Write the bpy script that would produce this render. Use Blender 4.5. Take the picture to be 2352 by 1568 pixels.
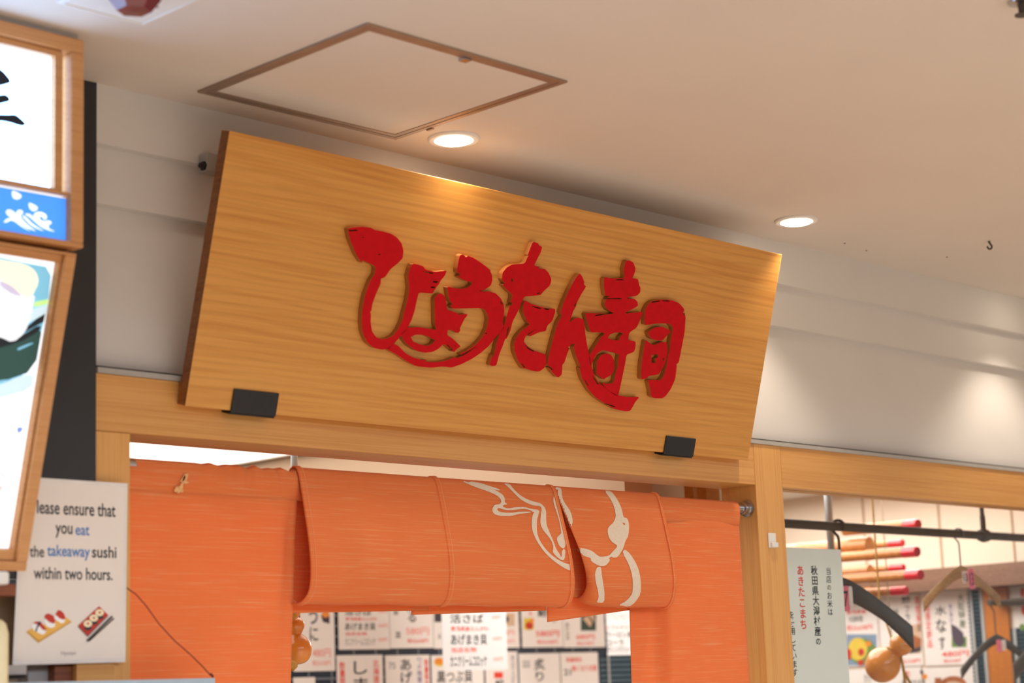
import bpy, bmesh, math, random
from mathutils import Vector, Matrix
from mathutils.geometry import delaunay_2d_cdt
from mathutils.bvhtree import BVHTree
random.seed(7)
for o in list(bpy.data.objects): bpy.data.objects.remove(o)
SC = bpy.context.scene
COL = SC.collection

# ------------------------------------------------------------ camera
FPX = 4431.8                       # focal length in pixels of the 2352 x 1568 frame
YAW, PITCH, ROLL = 0.8005780, 0.1814077, -0.0375692
CAM = Vector((0, 0, 1.6))
_f = Vector((math.sin(YAW)*math.cos(PITCH), math.cos(YAW)*math.cos(PITCH), math.sin(PITCH)))
_r = Vector((math.cos(YAW), -math.sin(YAW), 0)); _u = _r.cross(_f)
RGT = _r*math.cos(ROLL) + _u*math.sin(ROLL)
UPV = -_r*math.sin(ROLL) + _u*math.cos(ROLL)
FWD = _f
cd = bpy.data.cameras.new('camera'); cam = bpy.data.objects.new('camera', cd); COL.objects.link(cam)
m = Matrix((RGT, UPV, -FWD)).transposed().to_4x4(); m.translation = CAM
cam.matrix_world = m
cd.sensor_width = 36; cd.lens = FPX*36/2352; cd.clip_start = .05; cd.clip_end = 100
cd.dof.use_dof = True; cd.dof.focus_distance = 4.1; cd.dof.aperture_fstop = 3.3
SC.camera = cam
SC.view_settings.view_transform = 'Standard'; SC.view_settings.look = 'None'
SC.view_settings.gamma = 1; SC.view_settings.use_curve_mapping = False
SC.view_settings.exposure = 0.0
SC.cycles.max_bounces = 8; SC.cycles.diffuse_bounces = 4; SC.cycles.glossy_bounces = 4
SC.cycles.transmission_bounces = 4; SC.cycles.transparent_max_bounces = 8
SC.cycles.sample_clamp_indirect = 4; SC.cycles.use_denoising = True
SC.cycles.caustics_reflective = False; SC.cycles.caustics_refractive = False

# ------------------------------------------------------------ world and big lights
W = bpy.data.worlds.new('world'); SC.world = W; W.use_nodes = True
W.node_tree.nodes['Background'].inputs[0].default_value = (1, .97, .95, 1)
W.node_tree.nodes['Background'].inputs[1].default_value = .25
def area(name, loc, size, power, col, rot=(0, 0, 0), sizey=None, spread=180):
    l = bpy.data.lights.new(name, 'AREA'); l.energy = power; l.color = col
    l.shape = 'RECTANGLE'; l.size = size; l.size_y = sizey or size; l.spread = math.radians(spread)
    o = bpy.data.objects.new(name, l); o.location = loc; o.rotation_euler = rot; COL.objects.link(o)
    return o
def spot(name, loc, power, col, deg, blend, radius, aim=(0, 0, -1)):
    l = bpy.data.lights.new(name, 'SPOT'); l.energy = power; l.color = col
    l.spot_size = math.radians(deg); l.spot_blend = blend; l.shadow_soft_size = radius
    o = bpy.data.objects.new(name, l); o.location = loc
    o.rotation_euler = Vector(aim).to_track_quat('-Z', 'Y').to_euler(); COL.objects.link(o)
    return o
D = 2.772                                  # front of the shop's timber frame
ZC = 1.6 + 1.0785                          # hall ceiling
area('hall_fill_light', (1.0, -1.6, ZC-.03), 5.0, 300, (.97, 1.13, 1.35), sizey=2.4, spread=172)  # unseen area lights, added overhead for the hall's ambient light
area('hall_fill_light', (6.5, -.6, ZC-.03), 4.0, 94, (.97, 1.12, 1.32), sizey=2.0, spread=172)

# ------------------------------------------------------------ helpers
def dirpx(px, py):
    return RGT*((px-1176)/FPX) + UPV*(-(py-784)/FPX) + FWD
def at(px, py, ax, val):
    """the point of the plane (axis ax = val) seen at a pixel of the photograph"""
    d = dirpx(px, py); t = (val-CAM[ax])/d[ax]
    return CAM + d*t
class Plane:
    def __init__(s, O, U, V):
        s.O = Vector(O); s.U = Vector(U).normalized(); s.V = Vector(V).normalized()
        s.N = s.U.cross(s.V)               # towards the viewer
    def uv(s, px, py, off=0.0):
        d = dirpx(px, py); o = s.O + s.N*off
        p = CAM + d*((o-CAM).dot(s.N)/d.dot(s.N)) - o
        return (p.dot(s.U), p.dot(s.V))
    def p(s, u, v, off=0.0):
        return s.O + s.U*u + s.V*v + s.N*off
    def box(s, b, off=0.0):                # pixel box -> u0,v0,u1,v1
        x0, y0, x1, y1 = b; xm, ym = (x0+x1)/2, (y0+y1)/2
        return (s.uv(x0, ym, off)[0], s.uv(xm, y1, off)[1], s.uv(x1, ym, off)[0], s.uv(xm, y0, off)[1])
def YP(y): return Plane((0, y, 1.6), (1, 0, 0), (0, 0, 1))      # faces the hall (-y)
def XP(x): return Plane((x, 0, 1.6), (0, -1, 0), (0, 0, 1))     # faces -x

class MB:
    def __init__(s): s.v = []; s.f = []; s.m = []; s.cur = 0
    def add(s, vs, fs):
        b = len(s.v); s.v += [tuple(v) for v in vs]
        s.f += [tuple(b+i for i in f) for f in fs]; s.m += [s.cur]*len(fs)
        return s
    def box(s, x0, y0, z0, x1, y1, z1):
        x0, x1 = sorted((x0, x1)); y0, y1 = sorted((y0, y1)); z0, z1 = sorted((z0, z1))
        v = [(x, y, z) for z in (z0, z1) for y in (y0, y1) for x in (x0, x1)]
        return s.add(v, [(0, 2, 3, 1), (4, 5, 7, 6), (0, 1, 5, 4), (2, 6, 7, 3), (0, 4, 6, 2), (1, 3, 7, 5)])
    def obox(s, O, A, B, C):               # box from a corner and three edge vectors
        O, A, B, C = map(Vector, (O, A, B, C))
        v = [O, O+A, O+B, O+A+B, O+C, O+A+C, O+B+C, O+A+B+C]
        f = [(0, 2, 3, 1), (4, 5, 7, 6), (0, 1, 5, 4), (2, 6, 7, 3), (0, 4, 6, 2), (1, 3, 7, 5)]
        if A.cross(B).dot(C) < 0: f = [tuple(reversed(q)) for q in f]
        return s.add(v, f)
    def tube(s, pts, r, n=14, cap=True):
        pts = [Vector(p) for p in pts]; rr = r if isinstance(r, (list, tuple)) else [r]*len(pts)
        vs, fs = [], []; up = None
        for i, p in enumerate(pts):
            a = pts[max(i-1, 0)]; b = pts[min(i+1, len(pts)-1)]; t = (b-a).normalized()
            if up is None:
                up = t.cross(Vector((0, 0, 1)) if abs(t.z) < .9 else Vector((1, 0, 0))).normalized()
            up = (up - t*up.dot(t)).normalized(); w = t.cross(up)
            for k in range(n):
                c = 2*math.pi*k/n; vs.append(p + (up*math.cos(c)+w*math.sin(c))*rr[i])
        for i in range(len(pts)-1):
            for k in range(n):
                k2 = (k+1) % n; fs.append((i*n+k, i*n+k2, (i+1)*n+k2, (i+1)*n+k))
        if cap:
            fs.append(tuple(reversed(range(n)))); fs.append(tuple((len(pts)-1)*n+k for k in range(n)))
        return s.add(vs, fs)
    def lathe(s, c, axis, prof, n=32):     # prof: (radius, distance along axis)
        c = Vector(c); a = Vector(axis).normalized()
        u = a.cross(Vector((0, 0, 1)) if abs(a.z) < .9 else Vector((1, 0, 0))).normalized(); w = a.cross(u)
        vs = [c+a*h+(u*math.cos(2*math.pi*k/n)+w*math.sin(2*math.pi*k/n))*max(r, 1e-4) for r, h in prof for k in range(n)]
        fs = [(i*n+k, i*n+(k+1) % n, (i+1)*n+(k+1) % n, (i+1)*n+k) for i in range(len(prof)-1) for k in range(n)]
        fs += [tuple(reversed(range(n))), tuple((len(prof)-1)*n+k for k in range(n))]
        return s.add(vs, fs)
    def shape(s, pl, tris, off, t=0.0):
        """flat shape on a plane; t > 0 gives it sides going back t"""
        V, F = tris
        n = len(V)
        if t <= 0: return s.add([pl.p(u, v, off) for u, v in V], F)
        ed = {}
        for f in F:
            for i in range(len(f)):
                a, b = f[i], f[(i+1) % len(f)]
                ed[(a, b)] = 1
        side = [(a, b) for (a, b) in ed if (b, a) not in ed]
        vs = [pl.p(u, v, off) for u, v in V] + [pl.p(u, v, off-t) for u, v in V]
        return s.add(vs, list(F) + [tuple(reversed([i+n for i in f])) for f in F] + [(b, a, a+n, b+n) for a, b in side])

def inpoly(p, P):
    x, y = p; c = False; j = len(P)-1
    for i in range(len(P)):
        xi, yi = P[i]; xj, yj = P[j]
        if (yi > y) != (yj > y) and x < (xj-xi)*(y-yi)/(yj-yi)+xi: c = not c
        j = i
    return c
def chaikin(P, k=1, w=.22):
    for _ in range(k):
        Q = []
        for i in range(len(P)):
            a, b = P[i], P[(i+1) % len(P)]
            Q += [(a[0]*(1-w)+b[0]*w, a[1]*(1-w)+b[1]*w), (a[0]*w+b[0]*(1-w), a[1]*w+b[1]*(1-w))]
        P = Q
    return P
def fill(polys, holes=(), grid=None):
    vs, es = [], []
    for P in list(polys)+list(holes):
        b = len(vs); vs += [Vector(p) for p in P]; es += [(b+i, b+(i+1) % len(P)) for i in range(len(P))]
    if grid:
        xs = [v.x for v in vs]; ys = [v.y for v in vs]
        x = min(xs)
        while x < max(xs):
            y = min(ys)
            while y < max(ys):
                if any(inpoly((x, y), P) for P in polys): vs.append(Vector((x, y)))
                y += grid
            x += grid
    V, _, F, *_r2 = delaunay_2d_cdt(vs, es, [], 0, 1e-7)
    out = []
    for f in F:
        c = ((V[f[0]].x+V[f[1]].x+V[f[2]].x)/3, (V[f[0]].y+V[f[1]].y+V[f[2]].y)/3)
        if any(inpoly(c, P) for P in polys) and not any(inpoly(c, H) for H in holes):
            a, b, d = (V[i] for i in f)
            ar = (b.x-a.x)*(d.y-a.y)-(b.y-a.y)*(d.x-a.x)
            out.append(tuple(f) if ar > 0 else tuple(reversed(f)))
    return [(v.x, v.y) for v in V], out
def ellipse(cx, cy, rx, ry, n=20, rot=0):
    return [(cx+rx*math.cos(t)*math.cos(rot)-ry*math.sin(t)*math.sin(rot), cy+rx*math.cos(t)*math.sin(rot)+ry*math.sin(t)*math.cos(rot))
            for t in (2*math.pi*i/n for i in range(n))]

# lettering from the built-in font
_fc = bpy.data.curves.new('lettering_source', 'FONT'); _fo = bpy.data.objects.new('lettering_source', _fc); COL.objects.link(_fo)
_gc = {}
def glyph(s, bold=0.0):
    if (s, bold) in _gc: return _gc[(s, bold)]
    _fc.body = s; _fc.offset = bold; _fc.resolution_u = 4
    bpy.context.view_layer.update()
    me = _fo.to_mesh(); V = [(v.co.x, v.co.y) for v in me.vertices]; F = [tuple(p.vertices) for p in me.polygons]
    G = []
    for f in F:
        ar = sum(V[f[i]][0]*V[f[(i+1) % len(f)]][1]-V[f[(i+1) % len(f)]][0]*V[f[i]][1] for i in range(len(f)))
        G.append(f if ar > 0 else tuple(reversed(f)))
    _fo.to_mesh_clear()
    _gc[(s, bold)] = (V, G); return V, G
def letters(mb, pl, body, b, off=.0008, bold=0.0, vertical=False, slant=0.0):
    """lettering stretched into a box (u0,v0,u1,v1) of a plane"""
    u0, v0, u1, v1 = b
    if vertical:
        n = len(body); h = (v1-v0)/n
        for i, ch in enumerate(body):
            if ch == ' ': continue
            V, F = glyph(ch, bold)
            top = v1-h*i; sx = (u1-u0); c = .93 if ch not in 'の' else .8
            mb.shape(pl, ([(u0+(u1-u0)/2+(x-.5)*sx*c*1.08 - slant*(v1-top), top-h/2+(y-.38)*h*c*1.08) for x, y in V], F), off)
        return mb
    V, F = glyph(body, bold)
    xs = [v[0] for v in V]; ys = [v[1] for v in V]
    a, c2, e, g = min(xs), max(xs), min(ys), max(ys)
    mb.shape(pl, ([(u0+(x-a)/(c2-a)*(u1-u0), v0+(y-e)/(g-e)*(v1-v0)) for x, y in V], F), off)
    return mb

# objects
def thing(name, label, cat, loc, group=None):
    o = bpy.data.objects.new(name, None); o.empty_display_size = .05; o.location = loc; COL.objects.link(o)
    o['label'] = label; o['category'] = cat
    if group: o['group'] = group
    return o
def wloc(o):
    p = Vector(o.location)
    while o.parent: o = o.parent; p += o.location
    return p
def mesh(name, mb, mat, loc, smooth=False, bevel=0, solid=0):
    me = bpy.data.meshes.new(name); me.from_pydata([Vector(v)-loc for v in mb.v], [], mb.f)
    mats = mat if isinstance(mat, (list, tuple)) else [mat]
    for q in mats: me.materials.append(q)
    for p, k in zip(me.polygons, mb.m): p.material_index = min(k, len(mats)-1)
    bm = bmesh.new(); bm.from_mesh(me)
    bmesh.ops.recalc_face_normals(bm, faces=bm.faces) if smooth == 'fix' else None
    bm.to_mesh(me); bm.free()
    if smooth:
        for p in me.polygons: p.use_smooth = True
        me.set_sharp_from_angle(angle=math.radians(40))
    o = bpy.data.objects.new(name, me); COL.objects.link(o)
    if bevel:
        q = o.modifiers.new('bevel', 'BEVEL'); q.width = bevel; q.segments = 2; q.limit_method = 'ANGLE'; q.angle_limit = math.radians(50)
    if solid:
        q = o.modifiers.new('solid', 'SOLIDIFY'); q.thickness = solid; q.offset = 0
    return o
def part(name, mb, mat, parent, label=None, **k):
    o = mesh(name, mb, mat, wloc(parent), **k); o.parent = parent
    if label: o['label'] = label
    return o
def solo(name, mb, mat, label=None, cat=None, group=None, kind=None, **k):
    xs, ys, zs = zip(*mb.v)
    loc = Vector(((min(xs)+max(xs))/2, (min(ys)+max(ys))/2, min(zs)))
    o = mesh(name, mb, mat, loc, **k); o.location = loc
    if label: o['label'] = label
    if cat: o['category'] = cat
    if group: o['group'] = group
    if kind: o['kind'] = kind
    return o
def struct(name, mb, mat, parent=None, **k):
    if parent: return part(name, mb, mat, parent, **k)
    return solo(name, mb, mat, kind='structure', **k)

# ------------------------------------------------------------ materials
def lin(c):
    return tuple(((x/255)/12.92 if x/255 <= .04045 else ((x/255+.055)/1.055)**2.4) for x in c)
def base(name):
    mt = bpy.data.materials.new(name); mt.use_nodes = True; nt = mt.node_tree
    return mt, nt, nt.nodes['Principled BSDF']
def plain(name, c, rough=.6, metal=0, var=.05, scale=30, bump=0, spec=.5, coat=0):
    mt, nt, b = base(name); L = lin(c)
    tc = nt.nodes.new('ShaderNodeTexCoord'); n = nt.nodes.new('ShaderNodeTexNoise'); n.inputs['Scale'].default_value = scale; n.inputs['Detail'].default_value = 4
    r = nt.nodes.new('ShaderNodeValToRGB')
    r.color_ramp.elements[0].position = .3; r.color_ramp.elements[1].position = .7
    r.color_ramp.elements[0].color = (*[x*(1-var) for x in L], 1); r.color_ramp.elements[1].color = (*[min(1, x*(1+var)) for x in L], 1)
    nt.links.new(tc.outputs['Object'], n.inputs['Vector']); nt.links.new(n.outputs['Fac'], r.inputs[0]); nt.links.new(r.outputs[0], b.inputs['Base Color'])
    b.inputs['Roughness'].default_value = rough; b.inputs['Metallic'].default_value = metal
    b.inputs['Specular IOR Level'].default_value = spec; b.inputs['Coat Weight'].default_value = coat
    if bump:
        bp = nt.nodes.new('ShaderNodeBump'); bp.inputs['Strength'].default_value = bump; bp.inputs['Distance'].default_value = .002
        nt.links.new(n.outputs['Fac'], bp.inputs['Height']); nt.links.new(bp.outputs[0], b.inputs['Normal'])
    return mt
def wood(name, c1, c2, sc=(1.2, 14, 40), rough=.45, rings=0.0, fine=(3, 60, 260), coat=0.0, spec=.5):
    """grain runs along the axis with the small scale"""
    mt, nt, b = base(name); L1, L2 = lin(c1), lin(c2)
    tc = nt.nodes.new('ShaderNodeTexCoord')
    def noise(s, det, dist=0):
        mp = nt.nodes.new('ShaderNodeMapping'); mp.inputs['Scale'].default_value = s
        n = nt.nodes.new('ShaderNodeTexNoise'); n.inputs['Scale'].default_value = 1; n.inputs['Detail'].default_value = det; n.inputs['Distortion'].default_value = dist
        nt.links.new(tc.outputs['Object'], mp.inputs['Vector']); nt.links.new(mp.outputs[0], n.inputs['Vector']); return n
    n1 = noise(sc, 5, rings); n2 = noise(fine, 3)
    mx = nt.nodes.new('ShaderNodeMath'); mx.operation = 'MULTIPLY_ADD'; mx.inputs[1].default_value = .58
    nt.links.new(n2.outputs['Fac'], mx.inputs[0])
    sc1 = nt.nodes.new('ShaderNodeMath'); sc1.operation = 'MULTIPLY'; sc1.inputs[1].default_value = .42
    nt.links.new(n1.outputs['Fac'], sc1.inputs[0]); nt.links.new(sc1.outputs[0], mx.inputs[2])
    r = nt.nodes.new('ShaderNodeValToRGB'); e = r.color_ramp.elements
    e[0].position = .36; e[0].color = (*L2, 1); e[1].position = .56; e[1].color = (*L1, 1)
    nt.links.new(mx.outputs[0], r.inputs[0]); last = r.outputs[0]
    if rings:
        wv = nt.nodes.new('ShaderNodeTexWave'); wv.bands_direction = 'Z'; wv.inputs['Scale'].default_value = 9; wv.inputs['Distortion'].default_value = 11
        wv.inputs['Detail'].default_value = 2; wv.inputs['Detail Scale'].default_value = .55
        mp = nt.nodes.new('ShaderNodeMapping'); mp.inputs['Scale'].default_value = (.35, 1, 2.2)
        nt.links.new(tc.outputs['Object'], mp.inputs['Vector']); nt.links.new(mp.outputs[0], wv.inputs['Vector'])
        mk = nt.nodes.new('ShaderNodeMixRGB'); mk.blend_type = 'MULTIPLY'; mk.inputs['Fac'].default_value = .13
        r2 = nt.nodes.new('ShaderNodeValToRGB'); r2.color_ramp.elements[0].color = (.45, .33, .2, 1); r2.color_ramp.elements[0].position = .0; r2.color_ramp.elements[1].position = .55; r2.color_ramp.elements[1].color = (1, 1, 1, 1)
        nt.links.new(wv.outputs['Fac'], r2.inputs[0]); nt.links.new(last, mk.inputs[1]); nt.links.new(r2.outputs[0], mk.inputs[2]); last = mk.outputs[0]
    nt.links.new(last, b.inputs['Base Color'])
    b.inputs['Roughness'].default_value = rough; b.inputs['Coat Weight'].default_value = coat; b.inputs['Coat Roughness'].default_value = .3
    b.inputs['Specular IOR Level'].default_value = spec
    bp = nt.nodes.new('ShaderNodeBump'); bp.inputs['Strength'].default_value = .12; bp.inputs['Distance'].default_value = .001
    nt.links.new(mx.outputs[0], bp.inputs['Height']); nt.links.new(bp.outputs[0], b.inputs['Normal'])
    return mt
def emit(name, c, s):
    mt, nt, b = base(name)
    b.inputs['Base Color'].default_value = (*lin(c), 1); b.inputs['Emission Color'].default_value = (*lin(c), 1); b.inputs['Emission Strength'].default_value = s
    b.inputs['Roughness'].default_value = .35
    return mt
def cloth(name, c, thread, transl=.32):
    mt, nt, b = base(name); L, T = lin(c), lin(thread)
    tc = nt.nodes.new('ShaderNodeTexCoord')
    def noise(s, det):
        mp = nt.nodes.new('ShaderNodeMapping'); mp.inputs['Scale'].default_value = s
        n = nt.nodes.new('ShaderNodeTexNoise'); n.inputs['Scale'].default_value = 1; n.inputs['Detail'].default_value = det
        nt.links.new(tc.outputs['Object'], mp.inputs['Vector']); nt.links.new(mp.outputs[0], n.inputs['Vector']); return n
    n1 = noise((9, 30, 640), 2); n2 = noise((500, 200, 60), 1); n3 = noise((6, 6, 9), 3)
    r = nt.nodes.new('ShaderNodeValToRGB'); e = r.color_ramp.elements
    e[0].position = .55; e[0].color = (*L, 1); e[1].position = .78; e[1].color = (*T, 1)
    nt.links.new(n1.outputs['Fac'], r.inputs[0])
    mk = nt.nodes.new('ShaderNodeMixRGB'); mk.blend_type = 'MULTIPLY'; mk.inputs['Fac'].default_value = .35
    r2 = nt.nodes.new('ShaderNodeValToRGB'); r2.color_ramp.elements[0].position = .3; r2.color_ramp.elements[0].color = (.93, .88, .85, 1); r2.color_ramp.elements[1].position = .65
    nt.links.new(n3.outputs['Fac'], r2.inputs[0]); nt.links.new(r.outputs[0], mk.inputs[1]); nt.links.new(r2.outputs[0], mk.inputs[2])
    nt.links.new(mk.outputs[0], b.inputs['Base Color'])
    b.inputs['Roughness'].default_value = .9; b.inputs['Specular IOR Level'].default_value = .15
    b.inputs['Sheen Weight'].default_value = .12
    bp = nt.nodes.new('ShaderNodeBump'); bp.inputs['Strength'].default_value = .35; bp.inputs['Distance'].default_value = .0006
    ad = nt.nodes.new('ShaderNodeMath'); ad.operation = 'ADD'
    nt.links.new(n1.outputs['Fac'], ad.inputs[0]); nt.links.new(n2.outputs['Fac'], ad.inputs[1]); nt.links.new(ad.outputs[0], bp.inputs['Height']); nt.links.new(bp.outputs[0], b.inputs['Normal'])
    tr = nt.nodes.new('ShaderNodeBsdfTranslucent'); nt.links.new(mk.outputs[0], tr.inputs['Color'])
    ms = nt.nodes.new('ShaderNodeMixShader'); ms.inputs[0].default_value = transl
    out = nt.nodes['Material Output']
    nt.links.new(b.outputs[0], ms.inputs[1]); nt.links.new(tr.outputs[0], ms.inputs[2]); nt.links.new(ms.outputs[0], out.inputs['Surface'])
    return mt
def glass(name):
    mt, nt, b = base(name); nt.nodes.remove(b)
    t = nt.nodes.new('ShaderNodeBsdfTransparent'); t.inputs[0].default_value = (.97, .98, .975, 1)
    g = nt.nodes.new('ShaderNodeBsdfGlossy'); g.inputs['Roughness'].default_value = .01
    lf = nt.nodes.new('ShaderNodeLayerWeight'); lf.inputs[0].default_value = .5
    pw = nt.nodes.new('ShaderNodeMath'); pw.operation = 'POWER'; pw.inputs[1].default_value = 4
    nt.links.new(lf.outputs['Facing'], pw.inputs[0])
    lw = nt.nodes.new('ShaderNodeMath'); lw.operation = 'MULTIPLY_ADD'; lw.inputs[1].default_value = .6; lw.inputs[2].default_value = .03
    nt.links.new(pw.outputs[0], lw.inputs[0])
    ms = nt.nodes.new('ShaderNodeMixShader'); out = nt.nodes['Material Output']
    nt.links.new(lw.outputs[0], ms.inputs[0]); nt.links.new(t.outputs[0], ms.inputs[1]); nt.links.new(g.outputs[0], ms.inputs[2]); nt.links.new(ms.outputs[0], out.inputs['Surface'])
    return mt
def tiles(name, c, grout):
    mt, nt, b = base(name); tc = nt.nodes.new('ShaderNodeTexCoord'); br = nt.nodes.new('ShaderNodeTexBrick')
    mp = nt.nodes.new('ShaderNodeMapping'); mp.inputs['Rotation'].default_value = (math.pi/2, 0, 0)
    br.inputs['Color1'].default_value = (*lin(c), 1); br.inputs['Color2'].default_value = (*[x*1.25 for x in lin(c)], 1); br.inputs['Mortar'].default_value = (*lin(grout), 1)
    br.inputs['Scale'].default_value = 1; br.inputs['Brick Width'].default_value = .1; br.inputs['Row Height'].default_value = .035; br.inputs['Mortar Size'].default_value = .003; br.offset = 0
    nt.links.new(tc.outputs['Object'], mp.inputs['Vector']); nt.links.new(mp.outputs[0], br.inputs['Vector']); nt.links.new(br.outputs['Color'], b.inputs['Base Color']); b.inputs['Roughness'].default_value = .25
    return mt

M = dict(
    ceiling=plain('ceiling_paint', (226, 216, 206), .85, var=.02, scale=3),
    wall=plain('fascia_paint', (222, 218, 214), .75, var=.02, scale=4),
    floor=plain('hall_floor', (204, 180, 154), .35, var=.08, scale=4),
    hallwall=plain('hall_wall', (204, 200, 196), .8, var=.05, scale=2),
    sign=wood('sign_board_wood', (228, 166, 84), (214, 147, 66), (1.0, 10, 26), .36, rings=.4, fine=(4, 40, 150), coat=.15),
    signedge=wood('sign_edge_wood', (150, 92, 44), (118, 68, 30), (40, 10, 1.5), .5),  # end faces: darker end grain, with some shade put into the colour
    beam=wood('frame_wood_level', (222, 164, 92), (208, 146, 76), (1.2, 14, 46), .42, fine=(4, 90, 300)),
    post=wood('frame_wood_upright', (226, 168, 94), (212, 150, 80), (46, 46, 1.2), .42, fine=(300, 300, 5)),
    boxwood=wood('lightbox_wood', (214, 156, 100), (202, 142, 86), (1.2, 20, 40), .5, fine=(4, 90, 200)),
    red=plain('red_lacquer', (208, 8, 24), .6, var=.06, scale=60, spec=.15),
    lettercut=plain('letter_edge', (172, 104, 46), .6),
    black=plain('black_metal', (34, 34, 36), .55, var=.1, scale=80, bump=.1),
    blackwall=plain('black_panel', (42, 42, 44), .6, var=.08, scale=6),
    cloth=cloth('orange_slub_cloth', (255, 148, 86), (255, 186, 130)),
    thread=plain('pale_thread', (255, 170, 118), .9, spec=.1),
    emblem=plain('white_print', (232, 214, 192), .9, var=.05, scale=200, spec=.1),
    worn=plain('worn_threads', (240, 178, 122), .95, var=.25, scale=300, spec=.1),
    hole=plain('tear_shadow', (70, 10, 12), .95, spec=.05),
    steel=plain('steel', (190, 192, 196), .25, metal=1),
    hooksteel=plain('hook_steel', (120, 120, 124), .35, metal=.7),
    alu=plain('aluminium_trim', (172, 150, 132), .42, metal=.55, var=.08, scale=20),
    flash=plain('grey_flashing', (176, 172, 166), .5),
    gap=plain('dark_joint', (60, 52, 46), .9),
    white=plain('white_plastic', (236, 232, 226), .45, var=.02),
    redlens=plain('dark_red_lens', (120, 4, 10), .12, var=.05, coat=.5),
    paper=plain('paper', (240, 232, 226), .7, var=.02, scale=5),
    paperb=plain('bright_paper', (204, 202, 200), .7, var=.01, scale=5),
    lam=plain('laminated_paper', (242, 232, 222), .12, var=.02, scale=5, coat=.6),
    lamedge=plain('laminate_edge', (236, 230, 224), .12, coat=.6),
    ink=plain('black_ink', (28, 26, 30), .7), grey=plain('grey_ink', (150, 146, 146), .8),
    blue=plain('blue_reflection_ink', (60, 120, 190), .7),  # black ink with the lit sign's blue reflection put into its colour
    rink=plain('red_ink', (232, 70, 52), .7), pink=plain('pale_red_ink', (240, 150, 140), .7), purple=plain('purple_ink', (120, 100, 150), .7),
    greenink=plain('green_ink', (96, 110, 84), .7),
    mint=plain('pale_green_card', (244, 247, 238), .5, var=.01),
    iron=plain('dark_iron_pipe', (74, 64, 56), .6, var=.12, scale=40),
    bamboo=wood('varnished_bamboo', (192, 122, 52), (156, 88, 32), (30, 1.5, 30), .35, coat=.3),
    tip=plain('red_tip_paint', (206, 24, 36), .22, coat=.6),
    gourd=plain('varnished_gourd', (224, 142, 56), .28, var=.12, scale=9, coat=.5),
    cord=plain('straw_cord', (186, 142, 62), .9, var=.2, scale=200),
    string=plain('hanging_string', (150, 128, 104), .9),
    inwall=plain('cream_wall', (232, 212, 190), .7, var=.02, scale=3),
    soffit=plain('tan_soffit', (206, 178, 150), .7, var=.02, scale=3),
    inceil=plain('shop_ceiling', (240, 236, 230), .8, var=.01),
    brown=wood('dark_beam_wood', (128, 92, 70), (104, 72, 54), (20, 1.2, 30), .4),
    orangepost=wood('shop_post_wood', (198, 120, 44), (180, 104, 34), (40, 40, 1.5), .4),
    tile=tiles('navy_tiles', (38, 48, 62), (120, 128, 136)),
    slat=plain('blind_slat', (96, 124, 140), .5, var=.05), slatgap=plain('blind_back', (44, 62, 78), .8), tape=plain('blind_tape', (170, 172, 170), .8),
    hang=wood('hanger_wood', (178, 138, 88), (150, 110, 66), (30, 4, 20), .4), dark=plain('dark_hanger', (70, 62, 54), .4, var=.08),
    tag=plain('pink_tag', (236, 120, 140), .5), tagw=plain('white_tag', (232, 222, 214), .5),
    wire=plain('red_brown_wire', (120, 40, 28), .6),
    glassp=glass('window_glass'), acrylic=plain('pale_blue_acrylic', (176, 196, 208), .15, coat=.5),
    beige=plain('beige_panel', (176, 146, 116), .8), greypanel=plain('grey_panel', (172, 164, 160), .7), redbrown=wood('red_brown_wood', (138, 72, 34), (112, 54, 24), (2, 20, 40), .45),
    cream=plain('cream_plastic', (236, 222, 178), .4),
    lampon=emit('lamp_diffuser', (255, 240, 214), 16), ceilglow=emit('ceiling_glow', (255, 250, 242), 2.0),
    lit=emit('lit_white_panel', (164, 206, 255), 5.5),
    litblue=emit('lit_blue_panel', (64, 140, 246), 1.0), litink=plain('navy_lettering', (14, 28, 44), .6),
    pw=emit('photo_white', (236, 244, 254), 1.0), price=emit('photo_rice', (222, 230, 240), .8), pcream=emit('photo_fish', (244, 238, 210), .82), pdark=emit('photo_dark', (14, 22, 30), .9),
    pgreen=emit('photo_leaf', (34, 66, 62), .9), pteal=emit('photo_teal', (110, 170, 196), 1.0), ppale=emit('photo_pale', (190, 216, 230), .8), plilac=emit('photo_lilac', (178, 172, 196), 1.0), pblue=emit('photo_blue', (110, 130, 236), 1.0), pred=emit('photo_red', (214, 70, 50), 1.0), plime=emit('photo_lime', (176, 214, 130), 1.0),
    f_or=plain('food_orange', (236, 140, 40), .6), f_dk=plain('food_nori', (66, 54, 60), .7), f_red=plain('food_red', (196, 52, 34), .6), f_yl=plain('food_yellow', (226, 196, 70), .6),
    f_gr=plain('food_green', (110, 140, 70), .6), f_br=plain('food_brown', (168, 96, 50), .7, var=.3, scale=60), f_be=plain('food_beige', (214, 180, 150), .7), f_pu=plain('food_eggplant', (84, 70, 84), .5), f_db=plain('food_dark_green', (62, 78, 70), .7), f_bl=plain('photo_blue_back', (130, 150, 176), .7),
    f_gold=plain('tray_gold', (236, 182, 84), .6), f_gold2=plain('tray_gold_edge', (200, 146, 56), .6), f_wh=plain('rice_white', (250, 250, 248), .6), f_rc=plain('roll_rice', (244, 228, 188), .6),
)
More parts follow.
